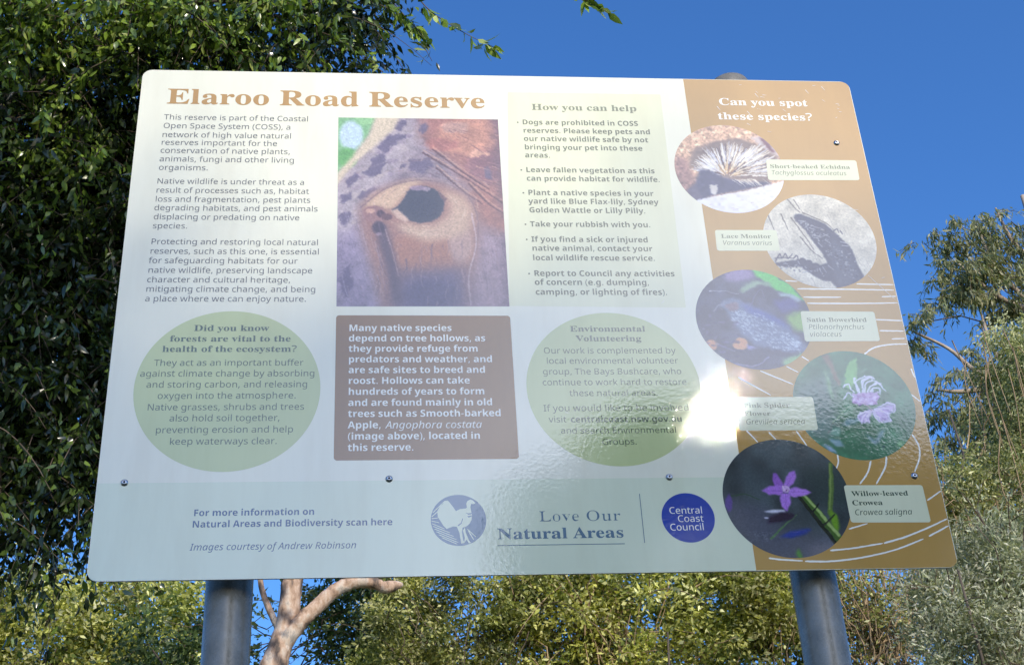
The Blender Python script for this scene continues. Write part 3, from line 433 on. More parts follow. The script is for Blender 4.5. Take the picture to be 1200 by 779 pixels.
"w":[485,[53,0,-15,360,58,0,5,-192,0,-67,-2,-49,2,0,13,33,16,38,15,33,95,204,64,0,11,-193,2,-57,-1,-58,2,0,22,60,30,71,79,177,62,0,-166,-360,-72,0,-10,195,-1,51,1,57,-3,0,-18,-46,-25,-56,-94,-201]],
"y":[313,[-17,-161,-26,2,-20,5,0,47,20,-4,23,-2,25,4,21,13,37,49,24,42,-55,365,59,0,24,-178,5,-47,3,-49,1,-38,2,0,14,33,20,44,18,38,105,197,63,0,-228,-420,-57,-76,-35,-19]]}}
TEXT = [
["title_text","serif","tan",86.18,68.95,[["Elaroo Road Reserve",42.4,72.2]]],
["body_text","sans","ink",22.21,22.21,[["This reserve is part of the Coastal",41.4,106.1],["Open Space System (COSS), a",41.4,124],["network of high value natural",40.8,142.6],["reserves important for the",40.7,158.5],["conservation of native plants,",40.6,174.9],["animals, fungi and other living",40.6,192.2],["organisms.",40.7,209.4]]],
["body_text","sans","ink",21.56,21.56,[["Native wildlife is under threat as a",40,236.5],["result of processes such as, habitat",40.1,254.2],["loss and fragmentation, pest plants",40.2,271.7],["degrading habitats, and pest animals",39.9,288.5],["displacing or predating on native",40.3,305.9],["species.",40.5,323.1]]],
["body_text","sans","ink",21.6,21.6,[["Protecting and restoring local natural",40.2,352.9],["reserves, such as this one, is essential",40.3,370.5],["for safeguarding habitats for our",39.8,387.9],["native wildlife, preserving landscape",40,405.6],["character and cultural heritage,",39.9,422.9],["mitigating climate change, and being",39.6,439.8],["a place where we can enjoy nature.",39.9,457.1]]],
["heading_text","serif","forest",27.94,22.35,[["Did you know",115.4,508.9],["forests are vital to the",81.6,527.2],["health of the ecosystem?",71.9,544.9]]],
["body_text","sans","forest",21.7,21.7,[["They act as an important buffer",62.1,568.5],["against climate change by absorbing",43.4,586.6],["and storing carbon, and releasing",53.8,604.9],["oxygen into the atmosphere.",70.9,623.4],["Native grasses, shrubs and trees",57.9,642.1],["also hold soil together,",90.4,660],["preventing erosion and help",72.5,678.7],["keep waterways clear.",93.3,697.2]]],
["body_text","bold","white",22.84,23.53,[["Many native species",342.7,509.1],["depend on tree hollows, as",342.6,527.1],["they provide refuge from",342.7,545.2],["predators and weather, and",342.6,563.4],["are safe sites to breed and",342.7,581.7],["roost. Hollows can take",342.7,599.8],["hundreds of years to form",342.8,618.1],["and are found mainly in old",342.8,636.5],["trees such as Smooth-barked",342.9,654.6]]],
["body_text","bold","white",23.05,23.75,[["Apple,",342.9,673.1]]],
["body_text","ital","white",24.41,24.41,[["Angophora costata",397.3,673.5]]],
["body_text","bold","white",22.81,23.49,[["(image above), located in",343,691.2],["this reserve.",343,709.3]]],
["heading_text","serif","olive",35.07,28.05,[["How you can help",642.6,74.1]]],
["bullet_text","bold","dolive",20.9,21.53,[["Dogs are prohibited in COSS",625,105.9],["reserves. Please keep pets and",625.6,123.6],["our native wildlife safe by not",625.6,141],["bringing your pet into these",625.8,158.9],["areas.",625.8,175.6]]],
["bullet_text","bold","dolive",20.81,21.44,[["Leave fallen vegetation as this",625.5,205.8],["can provide habitat for wildlife.",625.8,223.4]]],
["bullet_text","bold","dolive",20.98,21.61,[["Plant a native species in your",626.3,252.2],["yard like Blue Flax-lily, Sydney",626.3,269.4],["Golden Wattle or Lilly Pilly.",626.3,287]]],
["bullet_text","bold","dolive",20.75,21.37,[["Take your rubbish with you.",626.3,314.5]]],
["bullet_text","bold","dolive",20.82,21.45,[["If you find a sick or injured",626.6,343.9],["native animal, contact your",626.6,361.1],["local wildlife rescue service.",626.6,379.3]]],
["bullet_text","bold","dolive",21.27,21.91,[["Report to Council any activities",626.7,408.7],["of concern (e.g. dumping,",626.9,425.3],["camping, or lighting of fires).",627.2,443.3]]],
["heading_text","serif","forest",26.76,21.41,[["Environmental",676.1,509.8],["Volunteering",684,526.9]]],
["body_text","sans","forest",21.2,21.2,[["Our work is complemented by",633.1,548.5],["local environmental volunteer",636.3,566.3],["group, The Bays Bushcare, who",629.7,584.8],["continue to work hard to restore",628,603.2],["these natural areas.",667.2,621.6]]],
["body_text","sans","forest",22.24,22.24,[["If you would like to be involved",626.9,646.9]]],
["body_text","sans","forest",21.02,21.02,[["visit",633.7,665.2]]],
["body_text","bold","forest",20.4,21.01,[["centralcoast.nsw.gov.au",665.6,665.4]]],
["body_text","sans","forest",20.73,20.73,[["and search Environmental",649.9,683.7],["Groups.",708.9,702.4]]],
["footer_text","bold","navy",19.93,20.53,[["For more information on",133.9,807.1],["Natural Areas and Biodiversity scan here",133.1,824.1]]],
["footer_text","ital","navy",20.39,20.39,[["Images courtesy of Andrew Robinson",132.7,857.7]]],
["slogan_text","serif_thin","slate",42.71,34.17,[["Love Our",609.5,821.5]]],
["slogan_text","serif","slate",43.44,34.75,[["Natural Areas",550.4,847.3]]],
["logo_text","sans","white",21.29,21.29,[["Central",795.4,812.3],["Coast",806.2,825],["Council",793.8,837.9]]],
["heading_text","serif","cream",41.12,32.9,[["Can you spot",963.9,57.3],["these species?",958.3,88.8]]],
["tag_text","serif","olive",21.19,16.95,[["Short-beaked Echidna",1032.6,191.9]]],
["tag_text","ital","olive",18.35,18.35,[["Tachyglossus aculeatus",1033.4,205.6]]],
["tag_text","serif","olive",20.77,16.62,[["Lace Monitor",931.9,334.4]]],
["tag_text","ital","olive",18.16,18.16,[["Varanus varius",932.9,347.7]]],
["tag_text","serif","olive",20.33,16.27,[["Satin Bowerbird",1046.2,492.1]]],
["tag_text","ital","olive",18.53,18.53,[["Ptilonorhynchus",1047.1,505.6],["violaceus",1047.3,519]]],
["tag_text","serif","olive",20.55,16.44,[["Pink Spider",925.5,642.4],["Flower",924.9,656]]],
["tag_text","ital","olive",18.54,18.54,[["Grevillea sericea",925.6,670.5]]],
["tag_text","serif","forest2",20.94,16.75,[["Willow-leaved",1065,788.1],["Crowea",1063,802.5]]],
["tag_text","ital","forest2",18.54,18.54,[["Crowea saligna",1064.1,818]]]
]
SHAPES = {"side":[[890.6,1.5],[926.5,901.1]],"band":[[7.2,755.3],[883.8,756.9]],"box":[[323.9,481.1],[586.3,481.6],[587.1,723.9],[323.8,724.2]],"help":[[604.6,36.3],[865.2,36],[859.4,466.4],[586,463.8]],"hollow":[[322.2,96.6],[585.2,96],[586.1,464.9],[324.1,465.4]],"tags":[[[1028.7,174],[1182.6,173.6],[1180.9,215.3],[1026,217.2]],[[923.6,318.8],[1024.5,318],[1024.6,358.7],[922,359.4]],[[1039.2,472.7],[1157.1,473.4],[1156.5,527.1],[1037.8,527.8]],[[916.6,625],[1034,624.4],[1032.9,680.9],[914.2,680.9]],[[1055.7,770.9],[1172.9,771.8],[1173.7,830.7],[1056.3,829.4]]],"lines":[[[1024.2,415.9],[1043.4,417]],[[1138.4,421.6],[1198.1,422.7]],[[1041.2,431.1],[1111.7,431.7],[1196.8,433]],[[1048.5,446.7],[1109.1,446.5]],[[1174.8,445.5],[1198.1,444.6]],[[1052.7,458.1],[1124.7,458.3],[1198.1,457]],[[1157.2,487.9],[1199,489.9]],[[1159.3,508.4],[1197.7,508.8]],[[1175.6,523.1],[1196.7,522.4]],[[1127,550.7],[1144.8,538.9],[1170.2,533.4],[1198.3,532.3]],[[1195.7,576.1],[1196.8,583.9],[1202.1,592]],[[1185.7,620.2],[1200,633.5]],[[1028.5,554.4],[1038.2,562.2]],[[1001.9,571.7],[1018.9,582.5]],[[960.1,579.3],[1007.2,603.1]],[[924.8,590.6],[970.7,621.8]],[[924.7,680.1],[939.3,700.1]],[[958.1,684],[967.7,696.8]],[[999.7,681.8],[1012.1,707.2]],[[1055.3,720.9],[1054.4,733.4],[1049.6,744]],[[1103.4,732.1],[1094.8,751.6],[1080.1,769]],[[1128.5,725.2],[1122.8,743],[1104.6,769.3]],[[1174.4,688.6],[1180.6,707.6],[1177.8,727.4],[1165.8,750.6]],[[1175.4,796.3],[1200.5,781.6]],[[1051.3,839.2],[1080.1,831.1]],[[1018.6,871.5],[1052.5,868.4],[1096.7,861.7]],[[1098.3,861.7],[1132.2,852.2],[1167.1,839.1],[1201.9,825.3]],[[928.9,881.6],[948.9,884.2],[976.8,886.3]],[[979.8,887],[1017.5,887.6],[1062.5,882.8],[1112.3,872],[1157.2,855.9]],[[1166.1,852],[1200.2,836.2]]],"under":[[550,855.6],[727.8,857]],"divider":[[755.5,780.8],[755.4,856.1]],"screws":[[37.2,755.6],[401.7,753.7],[801.7,755.3],[1163.9,757.1],[1155.3,136.9]],"emblem":[497.5,817.9],"bird":[[[468.4,804],[472.1,796.5],[476.1,793.2],[479.2,788.4],[483.7,787.9],[486.6,792.3],[490.4,797.8],[494.2,804.3],[500,801.2],[508.3,800.2],[509.8,798.6],[509,793.1],[511.1,788.8],[515.2,786.6],[518.7,788.3],[522,793.3],[518.5,793.8],[516,793.2],[514.8,798.1],[515.6,804.6],[516.4,810.1],[515.6,818.1],[512.4,824],[507.3,828.2],[502.8,829.2],[501.7,835.6],[502.8,847.4],[505,852.2],[500.1,853.1],[499.3,846.2],[498.2,837.2],[495,828.1],[489.6,827.5],[480.6,831.1],[476.3,826.2],[472.5,819.2],[468.7,812.7]],[[505.8,829.3],[507,837.3],[510.6,847.5],[513.4,852.3],[510.4,852.8],[507.7,847.4],[504.1,852.7],[505.3,844.2],[503.2,833.5]]],"birddark":[[[507.5,806.7],[511,807.8],[516.5,807.4],[516.9,809],[511.4,810]],[[509.8,812.1],[516.3,811.1],[515.8,812.8],[511.3,814.3]],[[496.1,825.4],[500.6,822.2],[502.8,815.3],[503.8,815.8],[501.6,823.3],[497,827]]],"hatch":[[[461.9,806.6],[479.2,788.4]],[[460.3,812.5],[469.4,804]],[[459.7,818.7],[470.5,821.6]],[[460.6,822.8],[478.1,831]],[[462,826.8],[485.4,837]],[[463.9,830.8],[490.1,842.4]],[[466.2,834.9],[493.7,847.2]],[[469.6,839.4],[496.2,851.5]],[[473.4,843.7],[494.7,853.8]],[[460,815.2],[469.2,814.3]],[[510.6,834.2],[517.5,847.6]],[[509.2,831.5],[520.8,843.6]]],"council":[821.2,819.2],"ovals":[[169.9,607.3,133],[734.8,606.8,130.5]],"circles":[[964,193.2,91.6],[1093,338,92],[964,486.5,91],[1095.6,638,93],[969,789,93]]}
# what each printed photograph shows: small paint programs in the picture's own units, ART maps those to mm
def prog(key,ops):
    H=np.array(ART[key]).reshape(3,3)
    def cr(pts):
        q=np.c_[np.array(pts,float),np.ones(len(pts))]@H.T
        return (q[:,:2]/q[:,2:]).tolist()
    o=[]
    for op in ops:
        k=op[0]
        if k in('poly','stroke'):
            o.append([k,cr(op[1])]+list(op[2:]))
        elif k=='ell':   # centre, rx, ry in crop px -> three points
            (x,y),rx,ry=op[1:4]
            c,a,b=cr([(x,y),(x+rx,y),(x,y+ry)])
            o.append(['ell',c,[round(a[0]-c[0],1),round(a[1]-c[1],1)],[round(b[0]-c[0],1),round(b[1]-c[1],1)]]+list(op[4:]))
        else: o.append(list(op))
    return o
ART={"hollow":[0.542876,0.0610186,296.886,-0.0126244,0.734659,-30.9993,-2.49676e-05,0.000160212,1.0],"ech":[0.235055,0.0267109,870.796,-0.00549562,0.318424,70.4253,-1.09492e-05,6.95902e-05,1.0],"mon":[0.228375,0.0254025,995.256,-0.00523811,0.30869,231.695,-1.02739e-05,6.69578e-05,1.0],"bow":[0.218959,0.0236995,877.702,-0.00528046,0.296157,384.909,-1.03217e-05,6.35943e-05,1.0],"spider":[0.238228,0.0271545,1007.08,-0.00557681,0.322319,526.739,-1.08017e-05,7.04354e-05,1.0],"crow":[0.243336,0.027463,880.101,-0.00563232,0.329301,687.669,-1.09909e-05,7.18413e-05,1.0]}
rng=np.random.default_rng(5)
PAINT={}
h=[('fill',(150,138,152)),
 ('poly',[(30,370),(235,170),(310,230),(170,400),(110,480),(85,760),(30,760)],(176,168,180),30),
 ('poly',[(300,165),(580,165),(580,600),(470,520),(440,390),(380,310),(290,240)],(160,118,110),24),
 ('ell',(440,235),100,55,(192,146,128),30),('ell',(400,210),40,18,(206,170,160),14),('ell',(360,260),50,20,(170,120,112),16),('ell',(490,330),60,50,(138,102,110),34),('ell',(470,290),30,10,(206,166,150),10),
 ('poly',[(515,165),(580,165),(580,500),(540,480),(522,330)],(112,92,104),26),
 ('poly',[(465,500),(560,540),(570,760),(430,760)],(154,136,152),30),('poly',[(530,540),(580,520),(580,760),(545,760)],(120,104,124),20),
 ('poly',[(30,540),(110,500),(180,760),(30,760)],(150,140,166),30),
 ('noise',30,.05),('noise',8,.04)]
for i in range(60):
    x=rng.uniform(50,270);y=rng.uniform(200,520)
    if y<560-2.2*x: continue
    h.append(('ell',(x,y),float(rng.uniform(5,16)),float(rng.uniform(4,12)),[(132,118,146),(196,186,190),(150,136,156),(206,194,186)][i%4],5,float(rng.uniform(.3,.6))))
for pts in ([(150,300),(185,285),(190,310),(170,350),(135,362),(125,345)],[(160,270),(190,235),(245,225),(250,240),(205,262),(185,285)],[(215,195),(240,185),(250,205),(235,222),(215,215)],[(60,375),(100,345),(110,355),(75,392)],[(50,420),(85,400),(80,425),(55,440)],[(255,310),(320,300),(335,330),(300,350),(260,335)],[(285,205),(305,190),(312,215),(295,228)],[(45,480),(75,462),(80,480),(55,505)],[(105,410),(150,385),(160,395),(115,430)],[(230,320),(248,318),(246,335),(228,336)],[(180,235),(195,225),(200,240),(186,248)],[(480,330),(505,330),(512,362),(488,362)],[(45,660),(80,620),(90,690),(60,730)]):
    h.append(('poly',pts,(106,98,126),2,.85))
h+=[('warp',14,2.2),('warp',4,1.0)]
for i in range(150):
    x=rng.uniform(310,545);y=rng.uniform(185,500);l=rng.uniform(15,70);sl=rng.uniform(.2,.75)
    h.append(('stroke',[(x,y),(x+l*.5,y+l*sl*.45),(x+l,y+l*sl)],float(rng.uniform(.4,1.5)),.3,[(112,80,80),(216,178,160),(142,98,92),(190,150,140),(96,76,88)][i%5],.6,float(rng.uniform(.25,.6))))
for pts in ([(300,285),(400,345),(470,390),(545,440)],[(330,275),(430,350),(500,395)],[(340,330),(420,400),(480,440)],[(440,380),(500,440),(545,470)]):
    h.append(('stroke',pts,2.2,1.2,(92,66,70),1,.8)); h.append(('stroke',[(x+2,y-7) for x,y in pts],1.4,.8,(214,178,162),1,.6))
h+=[('poly',[(20,160),(165,160),(135,235),(90,290),(30,365)],(136,184,140),6),
 ('ell',(82,232),36,44,(190,214,238),16),('ell',(70,300),30,30,(112,172,104),14),('ell',(125,185),30,16,(150,196,150),12),
 ('poly',[(162,160),(235,165),(212,215),(150,268),(92,318),(32,392),(32,356),(92,288),(136,232)],(208,198,182),6),
 ('poly',[(105,450),(150,402),(250,370),(330,370),(420,402),(462,455),(470,540),(455,640),(440,770),(180,770),(150,640),(112,520)],(160,126,118),20),
 ('ell',(320,585),125,62,(170,128,112),34),('ell',(415,560),36,60,(182,156,152),26),
 ('poly',[(225,650),(430,632),(440,780),(200,780)],(104,96,128),34),('ell',(330,715),80,40,(86,82,116),30,.8),
 ('poly',[(215,498),(250,500),(330,508),(376,480),(386,440),(352,396),(420,415),(452,458),(444,520),(392,546),(310,556),(248,534)],(198,174,158),16),
 ('poly',[(118,448),(150,418),(200,390),(262,368),(305,372),(262,390),(238,425),(205,458),(160,448)],(204,180,160),8)]
def ring(a0,a1,k,c,w,al):
    # bark grain bending round the collar of the hollow
    pts=[(300+k*150*np.cos(a),455-k*(88 if np.sin(a)>0 else 78)*np.sin(a)) for a in np.linspace(a0,a1,5)]
    return ('stroke',pts,w,w*.4,c,.6,al)
for i in range(110):
    a=rng.uniform(0,6.28);k=rng.uniform(.62,1.12)
    h.append(ring(a,a+rng.uniform(.12,.5),k,[(232,220,204),(186,160,150),(166,136,134),(140,116,120),(238,230,216)][i%5],float(rng.uniform(.4,1.2)),float(rng.uniform(.2,.45))))
for i in range(60):
    a=rng.uniform(.2,2.9);k=rng.uniform(1.12,1.9)
    h.append(ring(a,a+rng.uniform(.1,.4),k,[(194,178,184),(132,116,134),(154,124,120),(206,192,190)][i%4],float(rng.uniform(.4,1.2)),float(rng.uniform(.2,.45))))
for i in range(120):
    x=rng.uniform(150,455);y=rng.uniform(540,745);l=rng.uniform(12,60)
    h.append(('stroke',[(x,y),(x+rng.uniform(-6,6),y+l*.5),(x+rng.uniform(-10,10),y+l)],float(rng.uniform(.4,1.6)),.4,[(176,150,158),(96,88,116),(196,174,176),(124,106,128),(80,74,104)][i%5],.8,float(rng.uniform(.2,.5))))
h+=[('stroke',[(112,450),(180,398),(260,371),(340,373),(420,402),(457,452),(468,520),(452,630)],1.6,1.0,(132,112,118),1.5,.8),
 ('stroke',[(448,470),(462,560),(440,660),(446,750)],1.6,1,(206,192,204),1.5,.7),
 ('poly',[(205,460),(228,442),(244,422),(252,404),(266,392),(300,385),(334,394),(354,410),(366,432),(362,462),(348,482),(326,494),(290,499),(254,490),(222,478)],(66,70,86),3),
 ('ell',(300,452),48,32,(56,62,82),14,.9),
 ('ell',(285,392),26,8,(166,146,170),5,.8),('ell',(312,396),12,6,(188,170,190),4,.7),('poly',[(345,398),(372,425),(366,436),(352,418)],(120,96,100),3),
 ('poly',[(205,462),(222,455),(258,488),(250,496),(222,484)],(200,176,166),2),
 ('ell',(152,472),36,26,(152,120,120),6),('ell',(140,462),14,8,(196,162,152),4),('ell',(172,470),13,11,(88,62,72),4),('ell',(190,480),18,10,(110,80,84),5),
 ('poly',[(150,505),(186,500),(205,560),(225,640),(238,745),(212,745),(188,640),(165,560)],(84,74,94),14,.85),
 ('ell',(166,512),20,18,(74,60,78),8,.9),('ell',(165,532),8,5,(170,152,172),4,.7),('stroke',[(186,520),(206,580),(226,660)],1.2,.6,(180,160,172),1,.7)]
for i in range(50):
    x=rng.uniform(45,170);y=rng.uniform(430,690);l=rng.uniform(30,90)
    h.append(('stroke',[(x,y),(x+l*.12,y+l*.5),(x+l*.3,y+l)],float(rng.uniform(.4,1.1)),.4,[(196,186,204),(112,104,130),(170,150,166)][i%3],.6,.4))
for i in range(50):
    x=rng.uniform(455,545);y=rng.uniform(500,690);l=rng.uniform(30,90)
    h.append(('stroke',[(x,y),(x+l*.15,y+l*.5),(x+l*.2,y+l)],float(rng.uniform(.4,1.1)),.4,[(196,178,196),(104,92,112),(150,126,134)][i%3],.6,.4))
h+=[('warp',3,.5),('noise',3,.04),('noise',1.6,.04)]
PAINT['hollow']=prog('hollow',h)
# echidna
e=[('fill',(218,180,150)),('noise',9,.08,1),('noise',2.5,.09,1),
 ('poly',[(60,330),(140,330),(230,520),(240,640),(60,640)],(165,130,120),12),('noise',5,.1,1),
 ('poly',[(590,190),(680,180),(790,290),(790,330),(740,320)],(200,185,180),6),('poly',[(650,190),(700,200),(770,300),(730,290)],(130,95,100),4),
 ('poly',[(160,380),(200,270),(340,215),(520,195),(660,250),(790,330),(780,470),(700,510),(420,470),(240,440)],(140,122,112),8)]
def spine(a,r0,r1,w,c):
    ca,sa=np.cos(a),-np.sin(a)*.78
    b=rng.uniform(-.08,.08)
    pts=[(430+r*np.cos(a+b*r/250),465-r*np.sin(a+b*r/250)*.80) for r in (r0,(r0+r1)/2,r1)]
    return ('stroke',pts,w,w*.45,c,.4,.9)
for i in range(160):
    a=rng.uniform(0.02,3.0);r1=rng.uniform(150,300)*(1.25 if a<1 else 1)*(.88 if a>2.2 else 1);r0=rng.uniform(20,r1*.55)
    e.append(spine(a,r0,r1,float(rng.uniform(.9,1.6)),[(92,82,92),(112,92,82),(240,230,216),(226,208,182)][int(rng.integers(0,4))]))
for i in range(190):
    a=rng.uniform(0.02,2.95);r1=rng.uniform(215,310)*(1.25 if a<1 else 1)*(.88 if a>2.2 else 1);r0=r1-rng.uniform(70,140)
    e.append(spine(a,r0,r1,float(rng.uniform(.9,1.5)),[(246,240,228),(232,222,205),(205,205,215)][int(rng.integers(0,3))]))
for i in range(34):
    a=rng.uniform(0.02,2.6);r0=rng.uniform(20,60)
    e.append(spine(a,r0,r0+rng.uniform(50,100),1.1,[(150,110,80),(196,160,112),(235,215,180)][int(rng.integers(0,3))]))
e+=[('poly',[(205,520),(240,415),(300,420),(400,468),(560,500),(720,500),(745,520),(560,560),(350,595),(235,640),(160,600)],(84,84,110),5),
 ('poly',[(140,560),(210,520),(260,630),(220,650)],(104,98,118),5),
 ('poly',[(305,525),(360,520),(366,560),(348,596),(318,585)],(204,198,192),2),
 ('poly',[(215,632),(360,600),(560,565),(860,490),(860,760),(215,760)],(234,230,232),2)]
for i in range(16):
    x=rng.uniform(470,690);e.append(('stroke',[(x,480+rng.uniform(0,15)),(x+60,520+rng.uniform(0,20))],.9,.4,(236,228,212),.3,.9))
e+=[('warp',4,.6),('noise',8,.04)]
for i in range(10):
    x=rng.uniform(300,800);y=rng.uniform(610,700);e.append(('stroke',[(x,y),(x+rng.uniform(10,40),y-4)],.6,.3,(190,170,165),.4,.8))
PAINT['ech']=prog('ech',e)
# monitor
m=[('fill',(210,204,188)),('noise',20,.05,1),('noise',3,.04,1)]
for i in range(150):
    x=rng.uniform(60,880);y=rng.uniform(40,700);l=rng.uniform(20,75)
    m.append(('stroke',[(x,y),(x+l*.55,y+l)],.8,.35,[(150,142,132),(176,168,156),(228,222,206)][int(rng.integers(0,3))],.4,.6))
for pts in ([(250,80),(310,150),(345,180)],[(300,90),(345,160)],[(360,180),(520,250),(580,300)],[(280,215),(380,350),(440,440)],[(345,350),(430,450),(500,500)],[(210,190),(260,300)],[(120,200),(170,320)]):
    m.append(('stroke',pts,1.6,.8,(96,90,88),.8,.8))
m+=[('poly',[(296,212),(310,192),(345,188),(430,222),(520,258),(605,335),(640,370),(690,410),(722,470),(748,545),(795,630),(720,690),(605,712),(560,662),(500,655),(430,615),(345,558),(250,562),(165,548),(168,530),(300,512),(360,505),(420,530),(480,545),(536,535),(500,462),(440,392),(380,305),(322,245)],(78,80,98),2),
 ('poly',[(560,360),(640,420),(700,500),(750,600),(700,680),(620,690),(580,600),(560,480)],(92,96,112),8)]
for pts in ([(335,235),(375,245)],[(345,255),(385,240)],[(410,285),(450,300)],[(400,262),(510,300)],[(430,335),(500,345),(540,330)],[(440,355),(490,350)],[(470,390),(500,420)],[(510,330),(550,350)],[(520,370),(560,400)],[(640,410),(690,415)],[(630,385),(680,395)],[(680,470),(700,465)],[(500,560),(530,600)],[(540,550),(580,580)],[(330,520),(345,545)],[(390,530),(400,550)],[(440,550),(450,580)],[(480,570),(492,600)]):
    m.append(('stroke',pts,1.3,.7,(186,186,190),.5,.8))
for pts in ([(570,320),(600,295),(615,320)],[(625,305),(640,330)],[(170,520),(200,470),(215,500),(240,465),(262,500),(290,465)],[(300,500),(320,480),(330,515)],[(170,500),(240,495),(300,500)],[(380,520),(400,515),(410,550)],[(180,545),(210,530),(250,545)]):
    m.append(('stroke',pts,1.6,1.0,(84,82,96),.5,.9))
for c in ((452,555),(405,535),(362,520)): m.append(('ell',c,24,24,(80,80,98),2))
for i in range(60):
    t=rng.uniform(0,1);x=540+t*210+rng.uniform(-60,40);y=380+t*270+rng.uniform(-30,40)
    m.append(('stroke',[(x,y),(x+rng.uniform(10,30),y+rng.uniform(5,25))],.6,.3,[(130,132,145),(62,62,80)][i%2],.3,.6))
for i in range(150):
    t=rng.uniform(0,1);u=rng.uniform(-1,1)
    x=340+t*400;y=225+t*400+u*(18+75*t)
    m.append(('ell',(x,y),float(rng.uniform(4,9)),float(rng.uniform(3,6)),[(150,152,158),(58,58,74),(176,178,180)][i%3],.6,float(rng.uniform(.4,.85))))
for i in range(60):
    t=rng.uniform(0,1);m.append(('ell',(180+t*340,545+t*60+rng.uniform(-22,22)),6,4,[(168,168,172),(56,56,72)][i%2],.6,.8))
m+=[('warp',5,.4),('noise',2,.04)]
PAINT['mon']=prog('mon',m)
# bowerbird
b=[('fill',(88,92,110)),('noise',22,.08,1),
 ('poly',[(230,60),(330,30),(430,40),(440,100),(330,130),(220,110)],(150,136,172),10),
 ('poly',[(425,35),(560,60),(700,150),(800,270),(700,215),(600,190),(520,130),(450,80)],(104,204,108),4),
 ('poly',[(335,195),(380,140),(450,115),(540,130),(570,158),(480,150),(410,180),(360,205)],(150,176,150),5),
 ('poly',[(610,210),(660,205),(720,215),(770,255),(740,270),(680,228),(625,225)],(176,196,196),4),
 ('poly',[(660,370),(750,330),(820,340),(830,480),(740,470),(690,430)],(152,190,112),10),
 ('poly',[(560,260),(700,240),(780,300),(640,350)],(96,98,150),10),
 ('poly',[(630,680),(760,630),(840,600),(800,680),(680,740)],(156,196,142),8),
 ('poly',[(155,330),(220,260),(300,235),(370,270),(480,320),(600,380),(700,460),(800,560),(830,610),(700,620),(580,600),(450,570),(360,500),(290,400),(240,320),(200,300)],(126,138,162),6),
 ('poly',[(340,270),(480,320),(640,390),(700,460),(560,400),(400,340)],(96,112,170),10),
 ('ell',(290,300),45,30,(140,120,130),8)]
for i in range(330):
    t=rng.uniform(0,1);u=rng.uniform(-1,1)
    x=290+t*480;y=360+t*220+u*(40+60*np.sin(np.pi*min(1,t*1.1)))
    r=rng.uniform(6,10)
    b.append(('stroke',[(x-r,y),(x-r*.3,y+r*.8),(x+r*.7,y+r*.6)],.75,.5,(206,216,224),.3,.85))
for i in range(30):
    x=rng.uniform(200,330);y=rng.uniform(260,320);b.append(('stroke',[(x,y),(x+14,y+6)],.6,.3,(176,166,176),.3,.6))
b+=[('ell',(345,560),54,44,(228,170,132),4),('ell',(140,565),40,34,(214,160,128),5),('poly',[(390,570),(460,585),(400,600)],(176,172,220),4),
 ('stroke',[(120,190),(240,195),(330,212)],.7,.4,(220,220,225),.3,.8),('stroke',[(155,330),(190,290),(230,280)],1.4,.6,(170,170,180),.5,.7),
 ('stroke',[(300,700),(450,715),(540,650)],2,1,(170,165,200),1.5,.7),('stroke',[(180,560),(300,610)],1.6,1,(160,155,190),1.5,.6),('stroke',[(380,340),(480,180),(510,240)],.8,.4,(130,130,170),.5,.6)]
for i in range(40):
    x=rng.uniform(60,330);y=rng.uniform(330,700);b.append(('ell',(x,y),rng.uniform(8,26),rng.uniform(5,12),[(128,120,160),(74,74,108)][i%2],4,.5))
b+=[('warp',9,1.0),('noise',2,.04)]
PAINT['bow']=prog('bow',b)
# spider flower
s=[('fill',(84,136,104)),('noise',30,.08,1),
 ('poly',[(60,280),(300,200),(330,600),(240,640),(60,560)],(112,140,130),20),
 ('poly',[(245,168),(262,200),(290,270),(305,385),(280,340),(256,260)],(140,178,138),3),
 ('poly',[(225,90),(270,80),(300,140),(340,240),(350,300),(320,270),(285,180)],(140,128,108),4),
 ('poly',[(372,270),(378,200),(400,140),(440,102),(452,150),(448,220),(420,285),(390,300)],(132,190,122),2),
 ('poly',[(440,205),(520,165),(500,195)],(120,160,130),4),
 ('stroke',[(300,520),(360,450),(430,400)],1.2,.8,(150,180,140),.5,.9),('stroke',[(270,580),(300,520),(350,540)],1.2,.8,(120,130,120),.5,.8),
 ('poly',[(275,590),(300,555),(345,545),(355,565),(320,595)],(130,170,150),2),('poly',[(268,620),(330,620),(372,660),(320,662)],(140,170,176),3),('poly',[(230,650),(290,665),(335,710),(280,695)],(160,180,200),3),
 ('poly',[(345,530),(400,490),(460,485),(470,505),(400,530)],(110,150,150),4),
 ('poly',[(500,575),(530,600),(560,625),(600,570),(635,560),(600,610),(570,660),(545,640)],(156,180,188),6),
 ('ell',(505,360),88,38,(196,168,208),4)]
for i in range(60):
    x=rng.uniform(425,590);y=rng.uniform(325,400);s.append(('ell',(x,y),rng.uniform(8,15),rng.uniform(5,9),[(224,206,236),(178,140,192),(206,180,222)][i%3],1,.9))
for pts in ([(455,310),(430,260),(430,230)],[(470,320),(440,255),(480,235),(500,220)],[(490,320),(480,260),(510,235),(560,235)],[(500,320),(510,270),(550,250),(600,270)],[(520,320),(540,285),(580,265),(630,315)],[(540,320),(560,295),(590,300),(600,335)],[(430,320),(410,300),(400,270),(375,275),(372,295)],[(425,345),(390,330),(365,365)],[(500,225),(530,225),(545,240)],[(480,300),(500,250),(540,225),(560,235)]):
    s.append(('stroke',pts,2.1,1.5,(228,226,244),.5,.95))
s+=[('poly',[(540,430),(580,420),(640,400),(690,395),(692,430),(650,455),(655,500),(620,512),(590,505),(560,455)],(198,176,218),4),('poly',[(530,430),(545,450),(525,510),(490,522),(455,490),(460,462),(500,445)],(198,176,218),4)]
